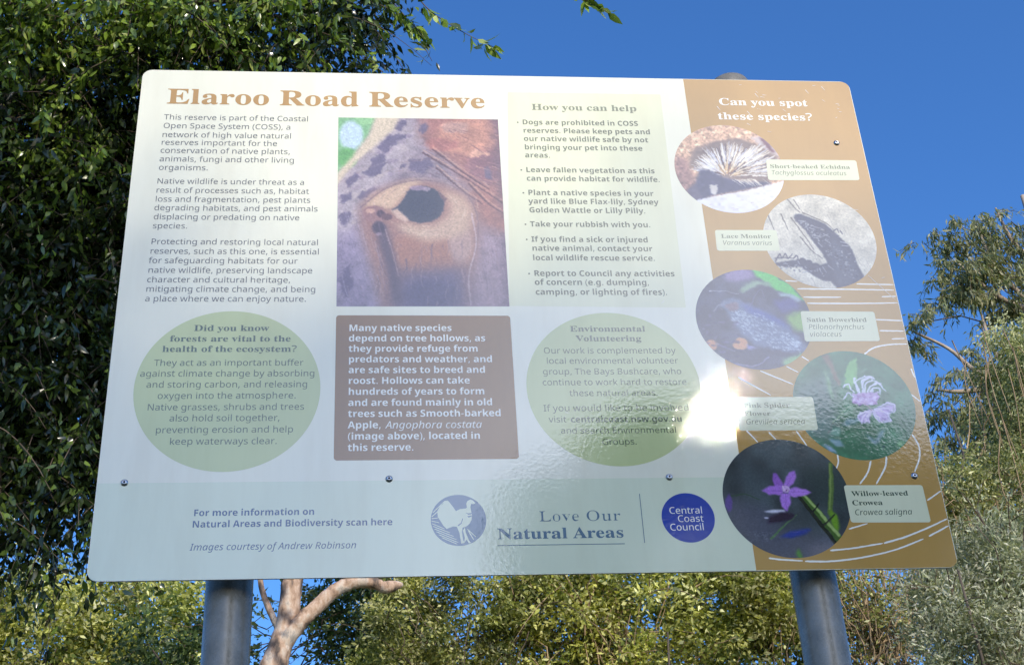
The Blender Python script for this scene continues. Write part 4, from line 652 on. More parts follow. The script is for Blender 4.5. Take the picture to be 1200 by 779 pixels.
for pts in ([(560,430),(620,400),(680,395),(692,430),(660,455),(580,430)],[(560,440),(630,455),(658,490),(630,515)],[(560,445),(590,490),(620,515)],[(550,445),(570,480),(590,505)],[(545,440),(520,480),(525,515)],[(540,440),(490,470),(480,520)],[(535,435),(470,455),(455,480),(475,510)],[(560,432),(640,420),(670,440)],[(540,440),(505,490),(500,520)]):
    s.append(('stroke',pts,1.8,1.3,(226,214,240),.5,.95))
s+=[('stroke',[(540,435),(520,410),(500,395)],2,1.5,(170,150,160),.5,.8),('poly',[(700,650),(740,625),(752,650),(715,680)],(124,180,120),6),('ell',(618,665),10,10,(80,110,105),2),('noise',8,.03,1)]
s+=[('warp',8,1.0)]
PAINT['spider']=prog('spider',s)
# crowea
w=[('fill',(78,88,90)),('noise',30,.12,1),
 ('poly',[(40,380),(300,420),(420,560),(640,600),(800,560),(760,740),(300,740),(60,560)],(92,96,108),26),
 ('poly',[(560,640),(720,620),(700,720),(520,720)],(124,124,132),20),('poly',[(500,200),(760,180),(790,420),(600,420)],(66,80,78),20),
 ('ell',(70,400),22,50,(110,90,150),8),('stroke',[(90,360),(160,350),(250,380)],1.5,.8,(60,90,60),1,.8),
 ('stroke',[(668,170),(672,300),(665,460)],4.2,5,(104,128,66),1,.95),('stroke',[(664,170),(668,300),(662,440)],1.6,1.6,(150,170,104),.8,.7),
 ('poly',[(665,440),(705,470),(718,540),(700,590),(668,500)],(124,166,48),3),
 ('stroke',[(495,345),(580,440),(720,615)],6.5,7.5,(78,108,48),1,1),('stroke',[(510,350),(590,440),(715,590)],2.6,3.2,(176,196,124),1,.9),('stroke',[(480,360),(560,460),(700,640)],3,3.6,(34,46,28),1,.9),
 ('stroke',[(560,455),(600,405)],1.6,1,(28,36,30),.6,.9),('stroke',[(620,540),(690,470)],1.8,1.2,(28,36,30),.6,.9),
 ('poly',[(370,600),(430,565),(510,550),(560,552),(520,582),(440,608)],(52,74,150),3),('stroke',[(320,610),(400,530),(470,470)],2.2,1,(104,140,92),.8,.9),
 ('poly',[(270,450),(330,440),(400,440),(400,456),(330,462)],(216,214,224),2),('poly',[(296,520),(310,480),(400,455),(460,470),(430,500),(360,512)],(58,42,66),3),('ell',(288,488),14,5,(200,196,210),2),
 ('poly',[(465,690),(480,664),(505,720),(490,730),(470,715)],(96,150,70),3),
 ('poly',[(395,300),(350,225),(330,225),(325,260),(340,300),(378,330)],(160,112,192),2),
 ('poly',[(392,295),(405,250),(430,218),(455,208),(466,250),(450,290),(415,318)],(186,136,214),2),
 ('poly',[(420,320),(460,306),(520,318),(558,340),(510,362),(450,366),(415,345)],(190,142,220),2),
 ('poly',[(380,340),(430,345),(436,390),(412,452),(380,420),(368,370)],(184,136,216),2),
 ('poly',[(375,300),(310,300),(260,328),(310,350),(370,356),(395,330)],(178,128,210),2),
 ('stroke',[(400,325),(455,225)],.8,.4,(140,92,176),.4,.7),('stroke',[(410,330),(540,338)],.8,.4,(150,100,184),.4,.7),('stroke',[(402,340),(410,440)],.8,.4,(148,98,184),.4,.7),('stroke',[(390,328),(275,328)],.8,.4,(140,92,176),.4,.7),
 ('ell',(405,318),24,20,(206,170,214),3),('ell',(412,326),10,8,(120,80,130),2)]
for i in range(14):
    w.append(('ell',(405+rng.uniform(-20,20),318+rng.uniform(-16,16)),4,4,(230,205,225),1,.9))
for i in range(60):
    w.append(('ell',(float(rng.uniform(180,330)),float(rng.uniform(570,630))),3,3,(130,135,145),1,.6))
w+=[('warp',10,.5),('noise',2,.04)]
PAINT['crow']=prog('crow',w)


SIGN_Z = 2.79547          # height of the panel centre
TH = 0.003                # panel thickness
INK = {'tan': (0.45, 0.25, 0.045), 'ink': (0.10, 0.10, 0.09), 'forest': (0.085, 0.12, 0.065), 'forest2': (0.05, 0.085, 0.05),
       'white': (0.88, 0.86, 0.74), 'cream': (0.88, 0.86, 0.76), 'olive': (0.20, 0.21, 0.11), 'dolive': (0.13, 0.14, 0.07),
       'navy': (0.05, 0.10, 0.19), 'slate': (0.11, 0.19, 0.26)}
HEAVY = {'serif': 6}

def L3(x, y, lay):         # mm -> metres in panel coordinates
    return (x / 1000 - 0.6, -TH / 2 - 0.00004 * lay, 0.45 - y / 1000)

sign = empty('information_sign', (0, 0, 0), 'large printed nature reserve sign with brown side panel on two grey steel posts', 'sign')

def rounded(pts, r, n=6):
    p = np.asarray(pts, float); out = []
    k = len(p)
    rr = [r] * k if np.isscalar(r) else r
    for i in range(k):
        a, b, c = p[i - 1], p[i], p[(i + 1) % k]
        u = (a - b) / np.linalg.norm(a - b); v = (c - b) / np.linalg.norm(c - b)
        q = rr[i]
        if q <= 0: out.append(tuple(b)); continue
        ang = math.acos(np.clip(u @ v, -1, 1)); d = q / math.tan(ang / 2)
        s, e = b + u * d, b + v * d
        cen = b + (u + v) / np.linalg.norm(u + v) * (q / math.sin(ang / 2))
        a0 = math.atan2(*(s - cen)[::-1]); a1 = math.atan2(*(e - cen)[::-1])
        da = (a1 - a0 + math.pi) % (2 * math.pi) - math.pi
        for t in np.linspace(0, 1, n + 1):
            out.append((cen[0] + q * math.cos(a0 + da * t), cen[1] + q * math.sin(a0 + da * t)))
    return out

def face_cam(me):          # make every face look towards the reader (-y)
    bm = bmesh.new(); bm.from_mesh(me)
    flip = [f for f in bm.faces if f.normal.y > 0]
    if flip: bmesh.ops.reverse_faces(bm, faces=flip)
    bm.to_mesh(me); bm.free()

def fill_loops(name, loops, mat, parent, lay):
    """flat print from closed outlines (holes by even-odd) in mm"""
    c = bpy.data.curves.new(name, 'CURVE'); c.dimensions = '2D'; c.fill_mode = 'FRONT'
    for lp in loops:
        s = c.splines.new('POLY'); s.points.add(len(lp) - 1)
        for pt, (x, y) in zip(s.points, lp): pt.co = (x, -y, 0, 1)
        s.use_cyclic_u = True
    tmp = bpy.data.objects.new('tmp', c); COL.objects.link(tmp)
    dg = bpy.context.evaluated_depsgraph_get()
    me = bpy.data.meshes.new_from_object(tmp.evaluated_get(dg))
    bpy.data.objects.remove(tmp); bpy.data.curves.remove(c)
    me.name = name
    for v in me.vertices:
        v.co = L3(v.co.x, -v.co.y, lay)
    me.materials.clear()
    face_cam(me)
    return link(name, me, mat, parent)

def ngon(name, pts, mat, parent, lay):
    me = bpy.data.meshes.new(name)
    me.from_pydata([L3(x, y, lay) for x, y in pts], [], [list(range(len(pts)))])
    face_cam(me)
    return link(name, me, mat, parent)

def circle_pts(x, y, r, n=96):
    return [(x + r * math.cos(a), y + r * math.sin(a)) for a in np.linspace(0, 2 * math.pi, n, endpoint=False)]

def ribbon(pts, w0, w1, rng=None, rough=0.0):
    """outline of a brush stroke in mm"""
    p = spline(pts, 10)
    t = np.gradient(p, axis=0); t /= np.linalg.norm(t, axis=1, keepdims=True) + 1e-9
    nrm = np.stack([-t[:, 1], t[:, 0]], 1)
    w = np.linspace(w0, w1, len(p)) * 0.5
    w[0] *= 0.55; w[-1] *= 0.5
    wl, wr = w.copy(), w.copy()
    if rng is not None:
        wl *= 1 + rough * rng.standard_normal(len(p)); wr *= 1 + rough * rng.standard_normal(len(p))
    return [tuple(v) for v in p + nrm * wl[:, None]] + [tuple(v) for v in (p - nrm * wr[:, None])[::-1]]

# panel: a thin sheet with rounded corners
def build_panel():
    out = rounded([(0, 0), (1200, 0), (1200, 900), (0, 900)], 16, 8)
    n = len(out)
    f = [L3(x, y, 0) for x, y in out]
    bk = [(x, TH / 2, z) for x, _, z in f]
    me = bpy.data.meshes.new('panel')
    me.from_pydata(f + bk, [], [list(range(n)), list(range(2 * n - 1, n - 1, -1))] + [[i, (i + 1) % n, n + (i + 1) % n, n + i] for i in range(n)])
    bm = bmesh.new(); bm.from_mesh(me); bmesh.ops.recalc_face_normals(bm, faces=bm.faces)
    bm.to_mesh(me); bm.free()
    me.materials.append(print_mat('panel_white', (0.80, 0.775, 0.60)))
    m, nt, b, o_ = new_mat('panel_aluminium')
    b.inputs['Base Color'].default_value = (0.6, 0.61, 0.62, 1); b.inputs['Metallic'].default_value = 1; b.inputs['Roughness'].default_value = 0.4
    me.materials.append(m)
    for p in me.polygons:
        p.material_index = 0 if p.normal.y < -0.9 else 1
    o = link('panel', me, None, sign, (0, 0, SIGN_Z))
    o['label'] = 'white printed panel with rounded corners'
    return o
panel = build_panel()
M_WHITE_INK = print_mat('print_cream', INK['cream'])

# brown side panel, footer band, boxes, ovals
sx0, sx1 = SHAPES['side'][0][0], SHAPES['side'][1][0]
sxm = (sx0 + sx1) / 2
bandy = (SHAPES['band'][0][1] + SHAPES['band'][1][1]) / 2
corner = rounded([(0, 0), (1200, 0), (1200, 900), (0, 900)], 16, 8)
left_c = [p for p in corner if p[0] < 100]; right_c = [p for p in corner if p[0] > 100]
o = ngon('side_panel', [(sxm, 0.6)] + [(min(x, 1199.2), min(max(y, .6), 899.4)) for x, y in right_c] + [(sxm, 899.4)], print_mat('print_brown', (0.47, 0.275, 0.065)), panel, 1)
o['label'] = 'golden brown side panel printed with species photos'
lowl = [(max(x, .8), min(y, 899.4)) for x, y in left_c if y > 450]
o = ngon('footer_band', [(0.8, bandy), (sxm - .3, bandy), (sxm - .3, 899.4)] + lowl[:], print_mat('print_pale_green_blue', (0.69, 0.73, 0.53)), panel, 1)
o['label'] = 'pale blue green footer band'
o = ngon('text_box', rounded(SHAPES['box'], 5), print_mat('print_box_brown', (0.27, 0.14, 0.035)), panel, 1)
o['label'] = 'brown rounded text box with white text'
o = ngon('text_box', rounded(SHAPES['help'], 2), print_mat('print_pale_yellow', (0.74, 0.73, 0.48)), panel, 1)
o['label'] = 'pale yellow text box'
for x, y, r in SHAPES['ovals']:
    o = ngon('round_text_panel', circle_pts(x, y, r), print_mat('print_sage', (0.53, 0.58, 0.27)), panel, 2)
for t in SHAPES['tags']:
    ngon('name_tag', rounded(t, 4), print_mat('print_tag', (0.70, 0.71, 0.48)), panel, 5)

rs = np.random.default_rng(11)
for ln in SHAPES['lines']:
    L = np.linalg.norm(np.array(ln[0]) - np.array(ln[-1]))
    w = 2.7 if L > 35 else 2.3
    ln2 = [(min(x, 1198.5), y) for x, y in ln]
    fill_loops('brush_line', [ribbon(ln2, w, w * 0.8, rs, 0.10)], M_WHITE_INK, panel, 2)

# ---- printed photographs
class Canvas:
    def __init__(self, x0, y0, x1, y1, step, seed):
        self.x0, self.y0, self.st = x0, y0, step
        self.xs = np.arange(x0, x1 + step, step); self.ys = np.arange(y0, y1 + step, step)
        self.X, self.Y = np.meshgrid(self.xs, self.ys)
        self.C = np.zeros(self.X.shape + (3,))
        self.rng = np.random.default_rng(seed)
    def _win(self, a, b, c, d):
        i0 = max(0, int((b - self.y0) / self.st) - 1); i1 = min(len(self.ys), int((d - self.y0) / self.st) + 2)
        j0 = max(0, int((a - self.x0) / self.st) - 1); j1 = min(len(self.xs), int((c - self.x0) / self.st) + 2)
        return slice(i0, max(i1, i0)), slice(j0, max(j1, j0))
    def _mix(self, w, mask, c):
        m = mask[..., None]
        self.C[w] = self.C[w] * (1 - m) + np.array(c) / 255.0 * m
    @staticmethod
    def _blur(a, r):
        r = int(round(r))
        if r < 1: return a
        for ax in (0, 1):
            for _ in range(2):
                p = np.pad(a, [(r + 1, r) if k == ax else (0, 0) for k in (0, 1)], mode='edge').cumsum(ax)
                n = a.shape[ax]
                hi = np.take(p, np.arange(2 * r + 1, 2 * r + 1 + n), ax); lo = np.take(p, np.arange(0, n), ax)
                a = (hi - lo) / (2 * r + 1)
        return a
    def poly(self, pts, c, soft=0, alpha=1.0):
        P = np.array(pts, float); s = soft * 0.5
        w = self._win(P[:, 0].min() - 2 * s - 2, P[:, 1].min() - 2 * s - 2, P[:, 0].max() + 2 * s + 2, P[:, 1].max() + 2 * s + 2)
        X, Y = self.X[w], self.Y[w]
        if X.size == 0: return
        ins = np.zeros(X.shape, bool)
        for (xa, ya), (xb, yb) in zip(P, np.roll(P, -1, 0)):
            if ya == yb: continue
            ins ^= ((ya > Y) != (yb > Y)) & (X < (xb - xa) * (Y - ya) / (yb - ya) + xa)
        self._mix(w, self._blur(ins.astype(float), max(soft * 0.4 / self.st, 1 if soft else 0)) * alpha, c)
    def ell(self, cen, a, b, c, soft=1, alpha=1.0):
        cx, cy = cen; R = max(math.hypot(*a), math.hypot(*b)) * 1.5 + soft
        w = self._win(cx - R, cy - R, cx + R, cy + R)
        X, Y = self.X[w] - cx, self.Y[w] - cy
        if X.size == 0: return
        det = a[0] * b[1] - a[1] * b[0]
        u = (X * b[1] - Y * b[0]) / det; v = (Y * a[0] - X * a[1]) / det
        d = np.sqrt(u * u + v * v); sz = (math.hypot(*a) + math.hypot(*b)) / 2
        k = max(0.25 * soft, 0.4) / sz
        self._mix(w, np.clip((1 - d) / k * 0.5 + 0.5, 0, 1) * alpha, c)
    def stroke(self, pts, w0, w1, c, soft=0.5, alpha=1.0):
        P = spline(pts, 6) if len(pts) > 2 else np.array(pts, float)
        R = max(w0, w1) + soft + 1
        w = self._win(P[:, 0].min() - R, P[:, 1].min() - R, P[:, 0].max() + R, P[:, 1].max() + R)
        X, Y = self.X[w], self.Y[w]
        if X.size == 0: return
        m = np.zeros(X.shape); n = len(P) - 1
        for i in range(n):
            (xa, ya), (xb, yb) = P[i], P[i + 1]
            dx, dy = xb - xa, yb - ya; q = dx * dx + dy * dy + 1e-9
            t = np.clip(((X - xa) * dx + (Y - ya) * dy) / q, 0, 1)
            d = np.hypot(X - xa - t * dx, Y - ya - t * dy)
            hw = (w0 + (w1 - w0) * (i + t) / n) * 0.75
            m = np.maximum(m, np.clip((hw - d) / max(soft, 0.3) + 0.5, 0, 1))
        self._mix(w, m * alpha, c)
    def noise(self, scale, amp, _=1):
        h, wd = self.X.shape; s = max(scale * 0.7, self.st)
        gh, gw = int(h * self.st / s) + 3, int(wd * self.st / s) + 3
        g = self.rng.standard_normal((gh, gw))
        fy = np.arange(h) * self.st / s; fx = np.arange(wd) * self.st / s
        iy, ix = fy.astype(int), fx.astype(int); ty, tx = fy - iy, fx - ix
        ty = (ty * ty * (3 - 2 * ty))[:, None]; tx = (tx * tx * (3 - 2 * tx))[None]
        v = (g[iy][:, ix] * (1 - ty) * (1 - tx) + g[iy + 1][:, ix] * ty * (1 - tx) + g[iy][:, ix + 1] * (1 - ty) * tx + g[iy + 1][:, ix + 1] * ty * tx)
        self.C *= (1 + amp * v)[..., None]
    def warp(self, scale, amt):
        """ragged, natural outlines: shift everything painted so far by smooth noise"""
        keep = self.C
        d = []
        for _ in (0, 1):
            self.C = np.ones(self.X.shape + (3,)); self.noise(scale, 1.0); d.append(self.C[..., 0] - 1)
        self.C = keep
        self.C = self.sample(self.X + d[0] * amt, self.Y + d[1] * amt)
    def run(self, ops):
        for op in ops:
            k = op[0]
            if k == 'fill': self.C[:] = np.array(op[1]) / 255.0
            else: getattr(self, k)(*op[1:])
        self.C = np.clip(self.C, 0.01, 1)
    def sample(self, x, y):
        fx = np.clip((x - self.x0) / self.st, 0, len(self.xs) - 1.001); fy = np.clip((y - self.y0) / self.st, 0, len(self.ys) - 1.001)
        ix, iy = fx.astype(int), fy.astype(int); tx, ty = (fx - ix)[..., None], (fy - iy)[..., None]
        C = self.C
        return C[iy, ix] * (1 - tx) * (1 - ty) + C[iy, ix + 1] * tx * (1 - ty) + C[iy + 1, ix] * (1 - tx) * ty + C[iy + 1, ix + 1] * tx * ty

M_PHOTO = print_mat('printed_photo')
def photo_obj(x, y, F, cv, lay, label, cast=(1, 1, 1)):
    col = s2l(np.clip((cv.sample(x, y) - 0.5) * 1.18 + 0.47, 0.02, 0.97)) * 0.85 * np.array(cast)
    V = np.stack([x / 1000 - 0.6, np.full(x.shape, -TH / 2 - 0.00004 * lay), 0.45 - y / 1000], -1)
    me = np_mesh('photo_print', V, F, col)
    face_cam(me)
    o = link('photo_print', me, M_PHOTO, panel)
    o['label'] = label
    return o

def photo_circle(key, circ, lay, seed, label):
    cx, cy, R = circ
    cv = Canvas(cx - R - 2, cy - R - 2, cx + R + 2, cy + R + 2, 0.75, seed)
    cv.run(PAINT[key])
    nr, ns = 110, 480
    r = (np.arange(nr + 1) / nr) * R; a = np.linspace(0, 2 * math.pi, ns, endpoint=False)
    r[0] = 0.01
    x = (cx + r[:, None] * np.cos(a)[None]).ravel(); y = (cy + r[:, None] * np.sin(a)[None]).ravel()
    i = np.arange(nr)[:, None] * ns; j = np.arange(ns)[None]; j2 = (j + 1) % ns
    F = np.stack([i + j, i + j2, i + ns + j2, i + ns + j], -1).reshape(-1, 4)
    return photo_obj(x, y, F, cv, lay, label)

def photo_quad(key, q, lay, seed, label):
    q = np.array(q)
    x0, y0 = q.min(0); x1, y1 = q.max(0)
    cv = Canvas(x0 - 2, y0 - 2, x1 + 2, y1 + 2, 0.9, seed)
    cv.run(PAINT[key])
    n, m = 280, 330
    u, v = np.meshgrid(np.linspace(0, 1, n), np.linspace(0, 1, m))
    P = (q[0][None, None] * ((1 - u) * (1 - v))[..., None] + q[1] * (u * (1 - v))[..., None] + q[2] * (u * v)[..., None] + q[3] * ((1 - u) * v)[..., None])
    i = np.arange(m - 1)[:, None] * n + np.arange(n - 1)[None]
    F = np.stack([i, i + 1, i + n + 1, i + n], -1).reshape(-1, 4)
    return photo_obj(P[..., 0].ravel(), P[..., 1].ravel(), F, cv, lay, label, (1.06, 0.98, 0.86))

photo_quad('hollow', SHAPES['hollow'], 1, 1, 'printed photo of a hollow in smooth pinkish bark')
photo_circle('ech', SHAPES['circles'][0], 3, 2, 'round printed photo of a spiny echidna')
photo_circle('mon', SHAPES['circles'][1], 3, 3, 'round printed photo of a dark lizard on grey bark')
photo_circle('bow', SHAPES['circles'][2], 3, 4, 'round printed photo of a speckled bird with orange fruit')
photo_circle('spider', SHAPES['circles'][3], 3, 5, 'round printed photo of pale pink spidery flowers')
photo_circle('crow', SHAPES['circles'][4], 4, 6, 'round printed photo of a purple star shaped flower')

# ---- lettering
SPACE = 174
def glyph(face, ch):
    f = {'serif_thin': 'serif'}.get(face, face)
    g = GLYPHS[f].get(ch)
    return g if g is not None else GLYPHS['sans'].get(ch)

def loops_of(g):
    out = []
    for d in g[1:]:
        a = np.array(d, float).reshape(-1, 2).cumsum(0)
        out.append(a)
    return out

def inset(a, d, flat=False):
    """move a closed outline to the side by d (thins or fattens strokes)"""
    p, n = np.roll(a, 1, 0), np.roll(a, -1, 0)
    e1 = a - p; e2 = n - a
    e1 /= np.linalg.norm(e1, axis=1, keepdims=True) + 1e-9; e2 /= np.linalg.norm(e2, axis=1, keepdims=True) + 1e-9
    nn = np.stack([e1[:, 1] + e2[:, 1], -e1[:, 0] - e2[:, 0]], 1)
    l = np.linalg.norm(nn, axis=1, keepdims=True); nn /= np.maximum(l, 0.6)
    return a + nn * (np.array([d * .25, d]) if flat else np.array([d, d * 0.12]))

THIN = {'serif_thin': 22}
def text_block(name, face, col, sx, sy, lines, lay=6):
    loops = []
    for s, x0, y0 in lines:
        pen = 0.0
        for ch in s:
            if ch == ' ': pen += SPACE; continue
            g = glyph(face, ch)
            for a in loops_of(g):
                if face in HEAVY:
                    a = inset(a, -HEAVY[face], True)
                if face in THIN:
                    a = inset(a, THIN[face])
                loops.append([(x0 + (pen + px) * sx / 1000, y0 - py * sy / 1000) for px, py in a])
            pen += g[0]
    return fill_loops(name, loops, print_mat('print_' + col, INK[col]), panel, lay)

for name, face, col, sx, sy, lines in TEXT:
    if name == 'bullet_text':
        # the bullet dot hangs to the left of the first line
        x, y = lines[0][1] - 7.0, lines[0][2] - 4.2
        o = text_block(name, face, col, sx, sy, lines)
        fill_loops('bullet_dot', [circle_pts(x, y, 1.5, 14)], print_mat('print_dolive', INK['dolive']), panel, 6)
    else:
        o = text_block(name, face, col, sx, sy, lines)

# ---- footer marks
M_SLATE = print_mat('print_slate_disc', (0.13, 0.21, 0.29))
M_BAND = print_mat('print_pale_green_blue')
ngon('emblem_disc', circle_pts(*SHAPES['emblem'], 38.6), M_SLATE, panel, 2)
ex, ey = SHAPES['emblem']
for p in SHAPES['bird']:
    p2 = p
    fill_loops('emblem_bird', [p2], M_BAND, panel, 4)
for p in SHAPES['birddark']:
    fill_loops('emblem_bird', [p], M_SLATE, panel, 5)
for p in SHAPES['hatch']:
    a, b = np.array(p[0]), np.array(p[1])
    c0 = np.array([ex, ey])
    if max(np.linalg.norm(a - c0), np.linalg.norm(b - c0)) < 46:
        def clampc(v):
            d = v - c0; l = np.linalg.norm(d)
            return tuple(c0 + d * min(1, 37.5 / l))
        fill_loops('emblem_line', [ribbon([clampc(a), clampc(b)], 1.3, 1.0)], M_BAND, panel, 3)
# feather notches along the tail fan
(ux0, uy0), (ux1, uy1) = SHAPES['under']
uy = (uy0 + uy1) / 2
ngon('divider_line', [(ux0, uy), (ux1, uy), (ux1, uy + 1.0), (ux0, uy + 1.0)], print_mat('print_slate', INK['slate']), panel, 6)
(dx0, dy0), (dx1, dy1) = SHAPES['divider']
dx = (dx0 + dx1) / 2
ngon('divider_line', [(dx, dy0), (dx + 1.0, dy0), (dx + 1.0, dy1), (dx, dy1)], print_mat('print_slate', INK['slate']), panel, 6)
ngon('logo_disc', circle_pts(822, 818.5, 38), print_mat('print_royal_blue', (0.008, 0.045, 0.33)), panel, 2)

# ---- scuffs in the laminate
def scuffs():
    r = np.random.default_rng(4)
    loops = []
    for k in range(26):
        x = r.uniform(950, 1185); y = r.choice([r.uniform(4, 100), r.uniform(100, 420)], p=[.7, .3])
        a = r.uniform(-.5, .9); l = r.uniform(2, 8)
        loops.append(ribbon([(x, y), (min(x + l * math.cos(a), 1195), max(3, y + l * math.sin(a)))], r.uniform(.5, 1.1), .4))
    for k in range(12):
        x = r.uniform(30, 930); y = r.uniform(10, 880); l = r.uniform(2, 7); a = r.uniform(0, 3.1)
        loops.append(ribbon([(x, y), (x + l * math.cos(a), y + l * math.sin(a))], r.uniform(.5, 1.0), .4))
    loops.append(ribbon([(1160, 405), (1196, 452)], .9, .6))
    for x, y in ((1011, 70), (960, 60), (1030, 30), (1120, 20), (1150, 12)):
        loops.append(ribbon([(x, y), (x + 5, y + 9)], 1.2, .5))
    for lp in loops:
        fill_loops('scuff_mark', [lp], print_mat('scratched_film', (0.78, 0.74, 0.66)), panel, 7)
scuffs()

# ---- screws
m_screw, nt, b, _ = new_mat('screw_steel')
b.inputs['Base Color'].default_value = (0.55, 0.56, 0.58, 1); b.inputs['Metallic'].default_value = 1; b.inputs['Roughness'].default_value = 0.3
m_slot, nt, b, _ = new_mat('screw_recess')
b.inputs['Base Color'].default_value = (0.03, 0.03, 0.035, 1); b.inputs['Roughness'].default_value = 0.6
def screw_mesh():
    bm = bmesh.new()
    n = 20
    prof = [(0.0050, 0.0), (0.0050, 0.0006), (0.0040, 0.0008), (0.0037, 0.0018), (0.0027, 0.0025), (0.0016, 0.0027), (0.0013, 0.0014)]
    rings = [[bm.verts.new((r * math.cos(a), -h, r * math.sin(a))) for a in np.linspace(0, 2 * math.pi, n, endpoint=False)] for r, h in prof]
    for k in range(len(rings) - 1):
        for i in range(n):
            f = bm.faces.new((rings[k][i], rings[k][(i + 1) % n], rings[k + 1][(i + 1) % n], rings[k + 1][i]))
            f.smooth = True
            f.material_index = 1 if k in (0, 5) else 0
    f = bm.faces.new(rings[-1]); f.material_index = 1
    bmesh.ops.recalc_face_normals(bm, faces=bm.faces)
    me = bpy.data.meshes.new('screw'); bm.to_mesh(me); bm.free()
    me.materials.append(m_screw); me.materials.append(m_slot)
    return me
sm = screw_mesh()
for x, y in SHAPES['screws']:
    p = L3(x, y, 9)
    link('screw', sm, None, panel, p)

# ---- galvanised posts with domed caps
def galv():
    m, nt, b, _ = new_mat('galvanised_steel')
    n = noise_node(nt, 34, 4, 0.6); n2 = noise_node(nt, 120, 4, 0.6)
    r = ramp_node(nt, n.outputs['Fac'], [(0.32, (0.17, 0.157, 0.128)), (0.5, (0.22, 0.203, 0.168)), (0.68, (0.25, 0.236, 0.205))])
    nt.links.new(r.outputs[0], b.inputs['Base Color'])
    b.inputs['Metallic'].default_value = 0.18
    rr = ramp_node(nt, n2.outputs['Fac'], [(0.35, (0.20,) * 3), (0.65, (0.32,) * 3)])
    nt.links.new(rr.outputs[0], b.inputs['Roughness'])
    return m
M_GALV = galv()
def lathe(name, prof, mat, parent, loc, n=40):
    a = np.linspace(0, 2 * math.pi, n, endpoint=False)
    V = np.concatenate([np.stack([r * np.cos(a), r * np.sin(a), np.full(n, z)], 1) for r, z in prof])
    m = len(prof)
    i = np.arange(m - 1)[:, None] * n; j = np.arange(n)[None]; j2 = (j + 1) % n
    F = np.stack([i + j, i + j2, i + n + j2, i + n + j], -1).reshape(-1, 4)
    return link(name, np_mesh(name, V, F, smooth=True), mat, parent, loc)
PR = 0.0325
for x, top in ((-0.418, 3.20), (0.408, 3.278)):
    po = lathe('post', [(PR, -0.4), (PR, 0.6), (PR, 1.6), (PR, 2.4), (PR, top)], M_GALV, sign, (x, TH / 2 + 0.0265 + PR, 0.0))
    lathe('post_cap', [(PR + .0035, top - .022), (PR + .0035, top + .004), (PR + .001, top + .010), (PR * .8, top + .017), (PR * .45, top + .022), (.0005, top + .024)], M_GALV, po, (0, 0, 0))
    # two flat clamp straps hold the panel rail to the post
    for z in (2.47, 3.10):
        lathe('post_clamp', [(PR + .0005, z - .02), (PR + .003, z - .02), (PR + .003, z + .02), (PR + .0005, z + .02)], M_GALV, po, (0, 0, 0))
for z in (2.47, 3.10):
    me = bpy.data.meshes.new('mounting_rail')
    bm = bmesh.new(); bmesh.ops.create_cube(bm, size=1.0)
    bmesh.ops.scale(bm, vec=(1.08, 0.0225, 0.04), verts=bm.verts)
    bmesh.ops.bevel(bm, geom=list(bm.edges), offset=0.002, segments=1)
    bm.to_mesh(me); bm.free()
    link('mounting_rail', me, M_GALV, sign, (0, TH / 2 + 0.0005 + 0.01125, z))

# ------------------------------------------------------------------ foliage
def unit(v): return v / (np.linalg.norm(v, axis=-1, keepdims=True) + 1e-9)

def leaf_geo(P, D, L, W, rng, cols, fine=False, curl=0.15):
    """leaves at P pointing along D; returns vertices, quads, colours"""
    n = len(P)
    D = unit(D)
    side = unit(np.cross(D, rng.standard_normal((n, 3))))
    up = np.cross(side, D)
    L = np.broadcast_to(L, (n,))[:, None]; W = np.broadcast_to(W, (n,))[:, None]
    fold = rng.uniform(0.05, 0.35, (n, 1))
    if fine:
        # base, mid-rib 2, tip, two points each side: pointed oval leaf bent along its rib
        def at(t, s, lift): return P + D * L * t + side * W * 0.5 * s + up * (W * 0.5 * fold * abs(s) - curl * L * t * t * lift)
        V = np.stack([at(0, 0, 1), at(.28, -.88, 1), at(.3, 0, 1), at(.28, .88, 1), at(.62, -.72, 1), at(.64, 0, 1), at(.62, .72, 1), at(1, 0, 1)], 1)
        q = np.array([[0, 1, 2, 3], [1, 4, 5, 2], [2, 5, 6, 3], [4, 7, 6, 5]])
        k = 8
    else:
        def at(t, s): return P + D * L * t + side * W * 0.5 * s + up * (W * 0.5 * fold * abs(s) - curl * L * t * t)
        V = np.stack([at(0, 0), at(.42, -1), at(1, 0), at(.42, 1)], 1)
        q = np.array([[0, 1, 2, 3]])
        k = 4
    F = (np.arange(n)[:, None, None] * k + q[None]).reshape(-1, 4)
    return V.reshape(-1, 3), F, np.repeat(cols, k, 0)

